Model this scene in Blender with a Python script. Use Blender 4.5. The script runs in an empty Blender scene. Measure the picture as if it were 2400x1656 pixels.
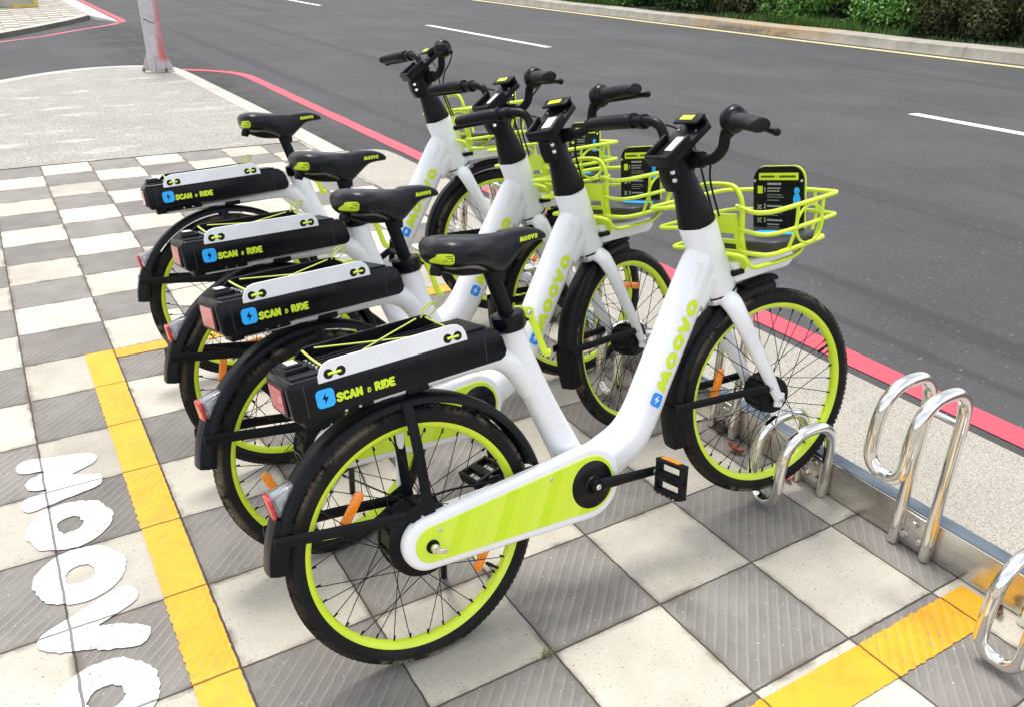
import bpy, bmesh, math, random
from mathutils import Matrix, Vector, Euler
from mathutils.bvhtree import BVHTree
random.seed(7)
S = bpy.context.scene
COL = S.collection
PI = math.pi
R = math.radians

# ------------------------------------------------------------------ camera, sky, sun, exposure
cd = bpy.data.cameras.new('camera')
cam = bpy.data.objects.new('camera', cd); COL.objects.link(cam)
cam.location = (-0.205422, -3.208657, 1.387229)
cam.rotation_mode = 'XYZ'
cam.rotation_euler = (1.120216, -0.016795, -0.543610)
cd.sensor_fit = 'HORIZONTAL'; cd.sensor_width = 36.0
cd.lens = 1959.363 / 2400 * 36.0
cd.clip_start = 0.05; cd.clip_end = 500
S.camera = cam

SUN_EL, SUN_AZ = R(71), R(0)          # high hazy sun beyond the bicycles
w = bpy.data.worlds.new("World"); S.world = w; w.use_nodes = True
nt = w.node_tree; nt.nodes.clear()
out = nt.nodes.new('ShaderNodeOutputWorld'); bg = nt.nodes.new('ShaderNodeBackground')
sky = nt.nodes.new('ShaderNodeTexSky'); sky.sky_type = 'NISHITA'; sky.sun_disc = False
sky.sun_elevation = SUN_EL; sky.sun_rotation = SUN_AZ; sky.dust_density = 3.0; sky.air_density = 1.0
hs = nt.nodes.new('ShaderNodeHueSaturation'); hs.inputs['Saturation'].default_value = 0.30
hs.inputs['Value'].default_value = 1.0
tc = nt.nodes.new('ShaderNodeTexCoord'); nz = nt.nodes.new('ShaderNodeTexNoise')
nz.inputs['Scale'].default_value = 2.2; nz.inputs['Detail'].default_value = 6
cr = nt.nodes.new('ShaderNodeMapRange'); cr.inputs[1].default_value = .38; cr.inputs[2].default_value = .68
cr.inputs[3].default_value = .75; cr.inputs[4].default_value = 1.45
mul = nt.nodes.new('ShaderNodeVectorMath'); mul.operation = 'SCALE'
L = nt.links.new
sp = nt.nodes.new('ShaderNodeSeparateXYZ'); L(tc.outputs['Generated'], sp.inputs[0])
front_fill = nt.nodes.new('ShaderNodeMapRange'); front_fill.inputs[1].default_value = -.9; front_fill.inputs[2].default_value = .7; front_fill.inputs[3].default_value = 1.6; front_fill.inputs[4].default_value = .85  # added fill: sky raised on the camera side to brighten near faces
L(sp.outputs[1], front_fill.inputs[0]); mb_ = nt.nodes.new('ShaderNodeMath'); mb_.operation = 'MULTIPLY'; L(cr.outputs[0], mb_.inputs[0]); L(front_fill.outputs[0], mb_.inputs[1])
L(tc.outputs['Generated'], nz.inputs['Vector']); L(nz.outputs['Fac'], cr.inputs[0])
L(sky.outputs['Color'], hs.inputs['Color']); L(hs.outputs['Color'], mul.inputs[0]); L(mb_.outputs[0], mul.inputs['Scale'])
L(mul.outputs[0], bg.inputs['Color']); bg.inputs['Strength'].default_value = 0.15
L(bg.outputs[0], out.inputs['Surface'])

sd = bpy.data.lights.new('sun', 'SUN'); sd.energy = 1.35; sd.angle = R(12); sd.color = (1.0, 0.965, 0.91)
sun = bpy.data.objects.new('sun', sd); COL.objects.link(sun)
sun.rotation_euler = (-(PI/2 - SUN_EL), 0, 0); sun.location = (0, 5, 12)

S.view_settings.view_transform = 'Standard'; S.view_settings.look = 'None'
S.view_settings.exposure = 0.80; S.view_settings.gamma = 1.0
S.view_settings.use_curve_mapping = False

# ------------------------------------------------------------------ material helpers
class NT:
    def __init__(s, name):
        s.m = bpy.data.materials.new(name); s.m.use_nodes = True
        s.t = s.m.node_tree; s.p = s.t.nodes['Principled BSDF']
    def n(s, kind, **kw):
        x = s.t.nodes.new(kind)
        for k, v in kw.items(): setattr(x, k, v)
        return x
    def l(s, a, b): s.t.links.new(a, b)
    def math(s, op, a, b=None, c=None, clamp=False):
        x = s.n('ShaderNodeMath', operation=op); x.use_clamp = clamp
        for i, v in enumerate((a, b, c)):
            if v is None: continue
            if isinstance(v, (int, float)): x.inputs[i].default_value = v
            else: s.l(v, x.inputs[i])
        return x.outputs[0]
    def mix(s, f, a, b, mode='MIX'):
        x = s.n('ShaderNodeMix', data_type='RGBA', blend_type=mode)
        for i, v in ((0, f), (6, a), (7, b)):
            if isinstance(v, (int, float)): x.inputs[i].default_value = v
            elif isinstance(v, tuple): x.inputs[i].default_value = (*v, 1) if len(v) == 3 else v
            else: s.l(v, x.inputs[i])
        return x.outputs[2]
    def noise(s, vec, scale, detail=4, rough=.55, dim='3D'):
        x = s.n('ShaderNodeTexNoise', noise_dimensions=dim)
        x.inputs['Scale'].default_value = scale; x.inputs['Detail'].default_value = detail
        x.inputs['Roughness'].default_value = rough
        if vec is not None: s.l(vec, x.inputs['Vector'])
        return x.outputs['Fac']
    def vor(s, vec, scale, out='Distance'):
        x = s.n('ShaderNodeTexVoronoi'); x.inputs['Scale'].default_value = scale
        s.l(vec, x.inputs['Vector']); return x.outputs[out]
    def ramp(s, f, a, b, lo=0., hi=1.):
        x = s.n('ShaderNodeMapRange'); x.interpolation_type = 'SMOOTHSTEP'
        s.l(f, x.inputs[0])
        for i, v in ((1, a), (2, b), (3, lo), (4, hi)): x.inputs[i].default_value = v
        return x.outputs[0]
    def obj(s): return s.n('ShaderNodeTexCoord').outputs['Object']
    def scale(s, vec, sc):
        x = s.n('ShaderNodeMapping'); x.inputs['Scale'].default_value = sc; s.l(vec, x.inputs['Vector']); return x.outputs[0]
    def bump(s, h, strength=.3, dist=.002, nrm=None):
        x = s.n('ShaderNodeBump'); x.inputs['Strength'].default_value = strength; x.inputs['Distance'].default_value = dist
        s.l(h, x.inputs['Height'])
        if nrm is not None: s.l(nrm, x.inputs['Normal'])
        return x.outputs[0]
    def set(s, color=None, rough=None, normal=None, **kw):
        P = s.p.inputs
        for k, v in (('Base Color', color), ('Roughness', rough), ('Normal', normal)):
            if v is None: continue
            if isinstance(v, (int, float)): P[k].default_value = v
            elif isinstance(v, tuple): P[k].default_value = (*v, 1)
            else: s.l(v, P[k])
        for k, v in kw.items():
            P[k.replace('_', ' ')].default_value = v
        return s.m

def paint(name, col, rough=.3, coat=.0, dirt=0.06, metallic=0., bump=0., spec=.5):
    m = NT(name); o = m.obj()
    n1 = m.noise(o, 9, 5); n2 = m.noise(o, 160, 2)
    d = m.ramp(n1, .42, .75, 0, dirt)
    dc = tuple(c*.55 + (.04 if max(col) > .1 else .012) for c in col)
    c = m.mix(d, col, dc)
    r = m.math('ADD', m.ramp(n1, .3, .7, rough-.06, rough+.08), m.ramp(n2, .3, .8, -.02, .03))
    nm = m.bump(n2, bump, .0006) if bump else None
    m.set(c, r, nm, Metallic=metallic, Coat_Weight=coat, Coat_Roughness=.12)
    m.p.inputs['Specular IOR Level'].default_value = spec
    return m.m

M = {}
M['white'] = paint('white_paint', (.82, .83, .84), .26, .5, .20)
M['lime'] = paint('lime_paint', (.62, .79, .022), .33, .35, .12)
M['cord'] = paint('pale_lime_cord', (.58, .66, .12), .6, 0, .2)
M['lime_flat'] = paint('lime_vinyl', (.62, .78, .018), .45, 0, .05)
M['black'] = paint('black_plastic', (.0048, .0054, .0066), .36, 0, .3, bump=.15, spec=.16)
M['gloss_black'] = paint('black_gloss', (.0036, .0042, .0058), .24, .05, .08, spec=.2)
M['rubber'] = paint('black_rubber', (.007, .0075, .009), .46, 0, .5, bump=.3, spec=.2)
M['saddle'] = paint('saddle_cover', (.0065, .0076, .010), .33, 0, .3, bump=.25, spec=.28)
M['grey'] = paint('grey_metal', (.45, .46, .47), .35, 0, .2, .8)
M['steel'] = paint('bolt_steel', (.7, .7, .7), .22, 0, .2, 1.)
M['blue'] = paint('blue_vinyl', (.0, .27, .88), .4, 0, .03)
M['dark_blue'] = paint('light_blue_vinyl', (.02, .42, .95), .4, 0, .03)
M['text_white'] = paint('white_print', (.36, .37, .34), .5, 0, .1)
M['text_grey'] = paint('grey_print', (.20, .22, .2), .5, 0, .1)
M['faint'] = paint('faint_print', (.52, .54, .54), .5, 0, .1)
M['text_dark'] = paint('dark_print', (.05, .08, .01), .5, 0, .1)
M['label'] = paint('label_paper', (.74, .75, .74), .4, 0, .12)
M['tray'] = paint('dark_grey_tray', (.028, .031, .036), .4, 0, .2)

def mat_panel():
    m = NT('lime_striped_panel'); o = m.obj(); sx = m.n('ShaderNodeSeparateXYZ'); m.l(o, sx.inputs[0])
    s = m.math('ADD', sx.outputs[0], m.math('MULTIPLY', sx.outputs[2], -.55))
    f = m.math('FRACT', m.math('MULTIPLY', s, 17.0))
    k = m.ramp(f, .47, .53); g = m.ramp(m.math('FRACT', m.math('MULTIPLY', s, 8.5)), .45, .55)
    c = m.mix(k, (.56, .755, .012), (.62, .79, .03)); c = m.mix(m.math('MULTIPLY', g, .4), c, (.68, .82, .08))
    m.set(c, .3, Coat_Weight=.3); return m.m
M['panel'] = mat_panel()

def mat_tyre():
    m = NT('tyre_rubber'); o = m.obj()
    sx = m.n('ShaderNodeSeparateXYZ'); m.l(o, sx.inputs[0])
    rr = m.math('SQRT', m.math('ADD', m.math('MULTIPLY', sx.outputs[0], sx.outputs[0]), m.math('MULTIPLY', sx.outputs[2], sx.outputs[2])))
    an = m.math('ARCTAN2', sx.outputs[2], sx.outputs[0])
    tread = m.ramp(rr, .270, .275)
    n = m.noise(o, 16, 6, .65); n2 = m.noise(o, 70, 4)
    dust = m.math('MULTIPLY', m.math('MULTIPLY', m.ramp(rr, .262, .276, .05, 1.), m.ramp(m.noise(o, 6, 2), .42, .58, .15, 1)), m.ramp(m.math('ADD', n, m.math('MULTIPLY', n2, .25)), .54, .70))
    c = m.mix(m.math('MULTIPLY', dust, .75), (.0075, .0075, .0078), (.27, .225, .155))
    blocks = m.math('SINE', m.math('MULTIPLY', an, 110.0))
    blk = m.math('MULTIPLY', m.ramp(blocks, -.2, .2), tread)
    rib = m.math('MULTIPLY', m.math('SINE', m.math('MULTIPLY', rr, 2200.)), .08)
    nm = m.bump(m.math('ADD', blk, rib), .8, .003)
    m.set(c, m.ramp(n, .3, .7, .6, .85), nm); m.p.inputs['Specular IOR Level'].default_value = .22; return m.m
M['tyre'] = mat_tyre()

def mat_reflector(name, c1, c2):
    m = NT(name); o = m.obj(); v = m.vor(o, 260); n = m.noise(o, 60, 2)
    c = m.mix(m.ramp(v, .1, .6), c1, c2)
    m.set(c, .2, m.bump(v, .25, .001), Coat_Weight=.4); return m.m
M['orange'] = mat_reflector('orange_reflector', (1.0, .36, .012), (.92, .23, .006))
M['red'] = mat_reflector('red_reflector', (.72, .05, .05), (.55, .02, .03))
M['pale_red'] = mat_reflector('faded_red_reflector', (.78, .22, .20), (.68, .13, .12))
def mat_clear():
    m = NT('clear_lens'); o = m.obj(); v = m.vor(o, 90)
    m.set((.80, .82, .86), .06, m.bump(v, .5, .002), Transmission_Weight=.85, IOR=1.45, Coat_Weight=.5); return m.m
M['clear'] = mat_clear()
def mat_chrome():
    m = NT('polished_stainless'); o = m.obj(); n = m.noise(o, 7, 5, .6); n2 = m.noise(o, 40, 3)
    st = m.ramp(n, .5, .78)
    c = m.mix(m.math('MULTIPLY', st, .55), (.80, .79, .76), (.46, .38, .26))
    m.set(c, m.math('ADD', m.ramp(st, 0, 1, .09, .30), m.math('MULTIPLY', n2, .04)), Metallic=1.0); return m.m
M['chrome'] = mat_chrome()
def mat_rail():
    m = NT('rail_stainless'); o = m.obj(); n = m.noise(m.scale(o, (1, .8, 8)), 6, 5); n2 = m.noise(o, 5, 4)
    c = m.mix(m.ramp(n2, .45, .75, 0, .6), (.68, .66, .62), (.40, .36, .29))
    m.set(c, m.ramp(n, .3, .7, .2, .36), Metallic=1.0); return m.m
M['rail'] = mat_rail()
def mat_railtop():
    m = NT('weathered_steel_top'); o = m.obj(); n = m.noise(m.scale(o, (1, .2, 1)), 18, 6); n2 = m.noise(o, 60, 4)
    c = m.mix(m.ramp(n, .35, .7), (.06, .085, .11), (.15, .18, .21))
    m.set(c, m.ramp(n2, .3, .7, .35, .6), Metallic=.35); return m.m
M['railtop'] = mat_railtop()

# ---- pavement tiles: 0.3 m pale and grey ridged slabs laid as a chequerboard
TS = .3
def tile_nodes(m):
    o = m.obj()
    wob = m.noise(o, 28, 3)
    sx = m.n('ShaderNodeSeparateXYZ'); m.l(o, sx.inputs[0])
    X = m.math('ADD', sx.outputs[0], m.math('MULTIPLY', m.math('SUBTRACT', wob, .5), .006))
    wob2 = m.noise(m.scale(o, (1, 1.3, 1)), 33, 3)
    Y = m.math('ADD', sx.outputs[1], m.math('MULTIPLY', m.math('SUBTRACT', wob2, .5), .006))
    u = m.math('DIVIDE', X, TS); v = m.math('DIVIDE', Y, TS)
    iu = m.math('FLOOR', u); iv = m.math('FLOOR', v); fu = m.math('FRACT', u); fv = m.math('FRACT', v)
    par = m.math('MULTIPLY', m.math('FRACT', m.math('MULTIPLY', m.math('ADD', iu, iv), .5)), 2.0)      # 0 pale, 1 grey
    e = m.math('MULTIPLY', m.math('MINIMUM', m.math('MINIMUM', fu, m.math('SUBTRACT', 1., fu)), m.math('MINIMUM', fv, m.math('SUBTRACT', 1., fv))), TS)
    joint = m.ramp(e, .0012, .0036, 1, 0)
    w3 = m.noise(o, 11, 4)
    s = m.math('MULTIPLY', m.math('SUBTRACT', sx.outputs[0], sx.outputs[1]), .7071)
    s = m.math('ADD', s, m.math('MULTIPLY', m.math('SUBTRACT', w3, .5), .006)); s = m.math('ADD', s, m.math('MULTIPLY', m.math('SUBTRACT', m.noise(o, 42, 2), .5), .006))
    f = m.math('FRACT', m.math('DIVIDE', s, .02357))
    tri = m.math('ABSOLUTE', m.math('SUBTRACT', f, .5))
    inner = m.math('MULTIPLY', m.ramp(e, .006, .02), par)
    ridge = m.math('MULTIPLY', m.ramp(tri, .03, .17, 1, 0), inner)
    roll = m.math('MULTIPLY', tri, inner)
    cxy = m.n('ShaderNodeCombineXYZ'); m.l(iu, cxy.inputs[0]); m.l(iv, cxy.inputs[1])
    wn = m.n('ShaderNodeTexWhiteNoise', noise_dimensions='3D'); m.l(cxy.outputs[0], wn.inputs['Vector'])
    return dict(f=f, o=o, par=par, e=e, joint=joint, ridge=ridge, roll=roll, rnd=wn.outputs['Value'], inner=inner, rcol=wn.outputs['Color'])
def mat_tiles():
    m = NT('pavement_tiles'); T = tile_nodes(m); o = T['o']
    big = m.noise(o, 1.6, 5, .6); mid = m.noise(o, 9, 5, .6); fine = m.noise(o, 420, 2, .6); spk = m.vor(o, 300)
    pale = m.mix(m.ramp(mid, .3, .75), (.535, .497, .42), (.46, .425, .352))
    pale = m.mix(m.ramp(fine, .50, .70, 0, .55), pale, (.25, .22, .17))
    pale = m.mix(m.ramp(fine, .28, .46, .30, 0), pale, (.66, .63, .56))
    sp2 = m.math('MULTIPLY', m.ramp(m.noise(o, 150, 1, .5), .66, .74), .75)
    pale = m.mix(sp2, pale, (.13, .11, .085))
    grey = m.mix(m.ramp(mid, .3, .72), (.232, .216, .192), (.172, .160, .145))
    grey = m.mix(m.math('MULTIPLY', m.ramp(m.noise(o, 4.2, 3), .45, .65), .5), grey, (.20, .172, .152))
    grey = m.mix(m.ramp(fine, .5, .75, 0, .45), grey, (.32, .30, .28))
    grey = m.mix(m.ramp(fine, .25, .45, .35, 0), grey, (.115, .108, .10))
    ridge_shade = m.math('MULTIPLY', m.ramp(T['f'], .56, .72), m.ramp(T['f'], .98, .74)); grey = m.mix(m.math('MULTIPLY', m.math('MULTIPLY', ridge_shade, T['inner']), .22), grey, (.12, .105, .098))  # shaded side of each ridge painted into the grey
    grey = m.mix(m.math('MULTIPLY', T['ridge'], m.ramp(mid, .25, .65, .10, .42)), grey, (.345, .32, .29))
    grey = m.mix(m.math('MULTIPLY', m.ramp(m.noise(o, 120, 1, .5), .73, .77), .7), grey, (.6, .6, .58))
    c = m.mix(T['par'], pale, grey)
    var = m.math('ADD', m.math('MULTIPLY', T['rnd'], .30), m.ramp(big, .3, .7, .70, .96))
    c = m.mix(1.0, c, m.n('ShaderNodeCombineColor').outputs[0], 'MULTIPLY') if False else c
    vs = m.n('ShaderNodeVectorMath', operation='SCALE'); m.l(c, vs.inputs[0]); m.l(var, vs.inputs['Scale'])
    stn = m.ramp(m.noise(o, 3.1, 7, .72), .58, .76, 0, .28)
    cst = m.mix(stn, vs.outputs[0], (.20, .165, .12))
    # grime gathering along the joints
    grime = m.math('MULTIPLY', m.ramp(T['e'], .002, .020, .8, 0), m.ramp(mid, .40, .66))
    c = m.mix(grime, cst, (.13, .108, .085))
    c = m.mix(m.math('MULTIPLY', T['joint'], .93), c, (.045, .039, .033))
    h = m.math('ADD', m.math('MULTIPLY', T['joint'], -2.2), m.math('MULTIPLY', T['roll'], 1.6))
    h = m.math('ADD', h, m.math('MULTIPLY', fine, .25))
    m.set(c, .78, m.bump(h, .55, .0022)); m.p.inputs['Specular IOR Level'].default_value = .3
    return m.m
M['tiles'] = mat_tiles()
def mat_tile_paint(name, col, dark, wear):
    m = NT(name); T = tile_nodes(m); o = T['o']
    mid = m.noise(o, 14, 5, .65); fine = m.noise(o, 300, 3); big = m.noise(o, 4, 4, .6)
    c = m.mix(m.ramp(mid, .35, .75, 0, .6), col, dark)
    c = m.mix(m.ramp(big, .45, .7, 0, .35), c, tuple(x*.8 for x in col))
    c = m.mix(m.math('MULTIPLY', T['ridge'], .22), c, dark)
    under = m.mix(T['par'], (.42, .39, .32), (.19, .175, .155))
    worn = m.math('MULTIPLY', m.ramp(m.math('ADD', m.noise(o, 55, 6, .75), m.math('MULTIPLY', m.math('SUBTRACT', T['ridge'], T['roll']), .10)), .60, .66), wear)
    worn = m.math('MULTIPLY', worn, m.ramp(m.noise(o, 9, 3), .38, .62, .15, 1))
    c = m.mix(worn, c, under)
    scuff = m.math('MULTIPLY', m.ramp(m.noise(m.scale(o, (1, 4, 1)), 20, 5, .7), .58, .70), .22)
    c = m.mix(scuff, c, (.16, .13, .09))
    c = m.mix(m.math('MULTIPLY', T['joint'], .85), c, tuple(x*.15 for x in dark))
    h = m.math('ADD', m.math('MULTIPLY', T['joint'], -2.0), m.math('MULTIPLY', T['roll'], 2.4))
    h = m.math('ADD', h, m.math('MULTIPLY', mid, .7)); h = m.math('ADD', h, m.math('MULTIPLY', fine, .2))
    m.set(c, .55, m.bump(h, .8, .0026)); return m.m
M['yellow'] = mat_tile_paint('yellow_road_paint', (.76, .375, .007), (.60, .26, .004), .75)
M['white_ground'] = mat_tile_paint('white_road_paint', (.68, .68, .675), (.52, .52, .52), .9)

def mat_aggregate(name, c1, c2, c3, sc=170, streak=0.):
    m = NT(name); o = m.obj(); v = m.vor(o, sc, 'Color'); d = m.vor(o, sc)
    sc_ = m.n('ShaderNodeSeparateColor'); m.l(v, sc_.inputs[0])
    c = m.mix(m.ramp(sc_.outputs[0], .1, .9), c1, c2)
    c = m.mix(m.ramp(sc_.outputs[1], .72, .80), c, c3)
    c = m.mix(m.ramp(d, .42, .75, 0, .75), c, tuple(x*.55 for x in c2))
    big = m.noise(o, 1.2, 6, .65)
    c = m.mix(m.ramp(big, .35, .7, 0, .30), c, tuple(x*.6 for x in c2))
    if streak:
        st = m.noise(m.scale(o, (.55, 1.6, 1)), 2.4, 6, .7)
        c = m.mix(m.ramp(st, .54, .70, 0, streak), c, (.66, .64, .58))
    m.set(c, .85, m.bump(m.math('SUBTRACT', 1., d), .6, .004)); m.p.inputs['Specular IOR Level'].default_value = .25
    return m.m
M['pebble'] = mat_aggregate('exposed_pebbles', (.42, .40, .35), (.29, .275, .24), (.54, .525, .48), 120, .7)
M['strip'] = mat_aggregate('rough_concrete', (.45, .42, .36), (.405, .378, .32), (.49, .46, .41), 210, .12)
def mat_concrete(name, a, b, stain):
    m = NT(name); o = m.obj(); n = m.noise(o, 3, 7, .65); f = m.noise(o, 130, 3, .6)
    c = m.mix(m.ramp(n, .3, .72), a, b)
    c = m.mix(m.ramp(f, .5, .8, 0, .4), c, tuple(x*.5 for x in b))
    c = m.mix(m.ramp(m.noise(m.scale(o, (1, .7, 3)), 1.1, 6, .7), .52, .72, 0, stain[3]), c, stain[:3])
    m.set(c, .85, m.bump(m.math('ADD', f, n), .4, .004)); return m.m
M['kerb'] = mat_concrete('kerb_concrete', (.50, .48, .42), (.41, .39, .335), (.36, .33, .27, .4))
def mat_far_kerb():
    m = NT('weathered_kerb'); o = m.obj(); n = m.noise(o, 3, 7, .65); f = m.noise(o, 90, 3, .6); sx = m.n('ShaderNodeSeparateXYZ'); m.l(o, sx.inputs[0]); y, z = sx.outputs[1], sx.outputs[2]
    c = m.mix(m.ramp(n, .3, .72), (.40, .37, .31), (.27, .25, .205)); c = m.mix(m.ramp(f, .5, .8, 0, .4), c, (.16, .15, .12))
    rust = m.math('MULTIPLY', m.math('MULTIPLY', m.ramp(y, 7.4, 9.2), m.ramp(y, 13.2, 11.4)), m.ramp(m.noise(m.scale(o, (1, .6, 2)), 2, 6, .7), .34, .6))
    c = m.mix(m.math('MULTIPLY', rust, .7), c, (.40, .235, .085))
    low = m.math('MULTIPLY', m.math('MULTIPLY', m.ramp(y, 8.6, 9.6), m.ramp(y, 12.8, 11)), m.math('MULTIPLY', m.ramp(z, .03, -.07), m.ramp(m.noise(o, 4, 6, .7), .36, .56)))
    c = m.mix(m.math('MULTIPLY', low, .85), c, (.10, .085, .07))
    j = m.math('ABSOLUTE', m.math('SUBTRACT', m.math('FRACT', m.math('DIVIDE', m.math('ADD', y, .65), 6.1)), .5))
    c = m.mix(m.ramp(j, .4985, .4995), c, (.10, .09, .07))
    m.set(c, .85, m.bump(m.math('ADD', f, n), .4, .004)); return m.m
M['far_kerb'] = mat_far_kerb()
M['dark_kerb'] = mat_concrete('dark_concrete', (.16, .155, .13), (.09, .09, .075), (.04, .045, .035, .7))  # darker concrete with random blotches
M['block'] = mat_concrete('stained_concrete', (.46, .44, .37), (.36, .34, .27), (.22, .16, .09, .7))
M['ramp'] = mat_concrete('pale_ramp_concrete', (.62, .61, .57), (.50, .49, .45), (.3, .29, .26, .5))
def mat_asphalt():
    m = NT('asphalt'); o = m.obj()
    f = m.noise(o, 240, 3, .7); v = m.vor(o, 130); mid = m.noise(o, 5, 6, .65); big = m.noise(o, .5, 5, .6)
    c = m.mix(m.ramp(f, .3, .72), (.030, .030, .031), (.092, .091, .091))
    g2 = m.noise(o, 75, 3, .7); c = m.mix(m.ramp(g2, .38, .62, .45, 0), c, (.030, .030, .031))
    g3 = m.noise(o, 34, 4, .75); c = m.mix(m.ramp(g3, .52, .70, 0, .45), c, (.125, .122, .118)); c = m.mix(m.ramp(g3, .32, .46, .4, 0), c, (.032, .032, .031))
    c = m.mix(m.ramp(mid, .35, .75, 0, .35), c, (.066, .064, .062))
    c = m.mix(m.ramp(big, .42, .66, 0, .55), c, (.082, .081, .081))
    st = m.noise(m.scale(o, (1.35, .045, 1)), 1.25, 5, .6)
    c = m.mix(m.ramp(st, .54, .66, 0, .7), c, (.034, .034, .036))
    st2 = m.noise(m.scale(o, (4.5, .05, 1)), 1.3, 3, .6)
    c = m.mix(m.ramp(st2, .60, .70, 0, .6), c, (.036, .036, .038))
    c = m.mix(m.ramp(m.noise(o, 55, 2, .4), .705, .74, 0, .6), c, (.25, .25, .24))
    sx = m.n('ShaderNodeSeparateXYZ'); m.l(o, sx.inputs[0])
    gut = m.math('MULTIPLY', m.math('MULTIPLY', m.ramp(sx.outputs[0], 2.75, 2.15), m.ramp(sx.outputs[0], 1.2, 1.8)), m.ramp(m.noise(o, 3.2, 6, .7), .36, .62, 0, .75))
    c = m.mix(gut, c, (.022, .021, .019))
    m.set(c, .82, m.bump(m.math('ADD', f, v), .5, .004)); m.p.inputs['Specular IOR Level'].default_value = .35
    return m.m
M['asphalt'] = mat_asphalt()
def mat_line(name, col, worn):
    m = NT(name); o = m.obj(); f = m.noise(o, 200, 3); n = m.noise(o, 8, 6, .7)
    c = m.mix(m.ramp(n, .4, .75, 0, .35), col, tuple(x*.72 for x in col))
    c = m.mix(m.math('MULTIPLY', m.ramp(m.noise(o, 38, 6, .75), .60, .70), worn), c, (.10, .1, .1))
    m.set(c, .6, m.bump(f, .4, .003)); return m.m
M['red_line'] = mat_line('red_road_paint', (.62, .060, .090), .3)
M['faded_red'] = mat_line('faded_red_road_paint', (.50, .12, .14), .7)
M['white_line'] = mat_line('white_line_paint', (.74, .74, .73), .3)
M['yellow_line'] = mat_line('pale_yellow_line_paint', (.72, .58, .27), .5)

# ------------------------------------------------------------------ mesh builder
def catmull(pts, n=6):
    P = [Vector(p) for p in pts]
    if len(P) < 3: return P
    outp = []
    ext = [P[0]*2-P[1]] + P + [P[-1]*2-P[-2]]
    for i in range(1, len(ext)-2):
        a, b, c, d = ext[i-1:i+3]
        for k in range(n):
            t = k/n
            outp.append(.5*((2*b) + (c-a)*t + (2*a-5*b+4*c-d)*t*t + (3*b-a-3*c+d)*t**3))
    outp.append(P[-1]); return outp
def lerp_list(vals, n):
    m = len(vals); o = []
    for i in range(n):
        t = i/(n-1)*(m-1); k = min(int(t), m-2); o.append(vals[k]*(1-(t-k)) + vals[k+1]*(t-k))
    return o

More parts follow.
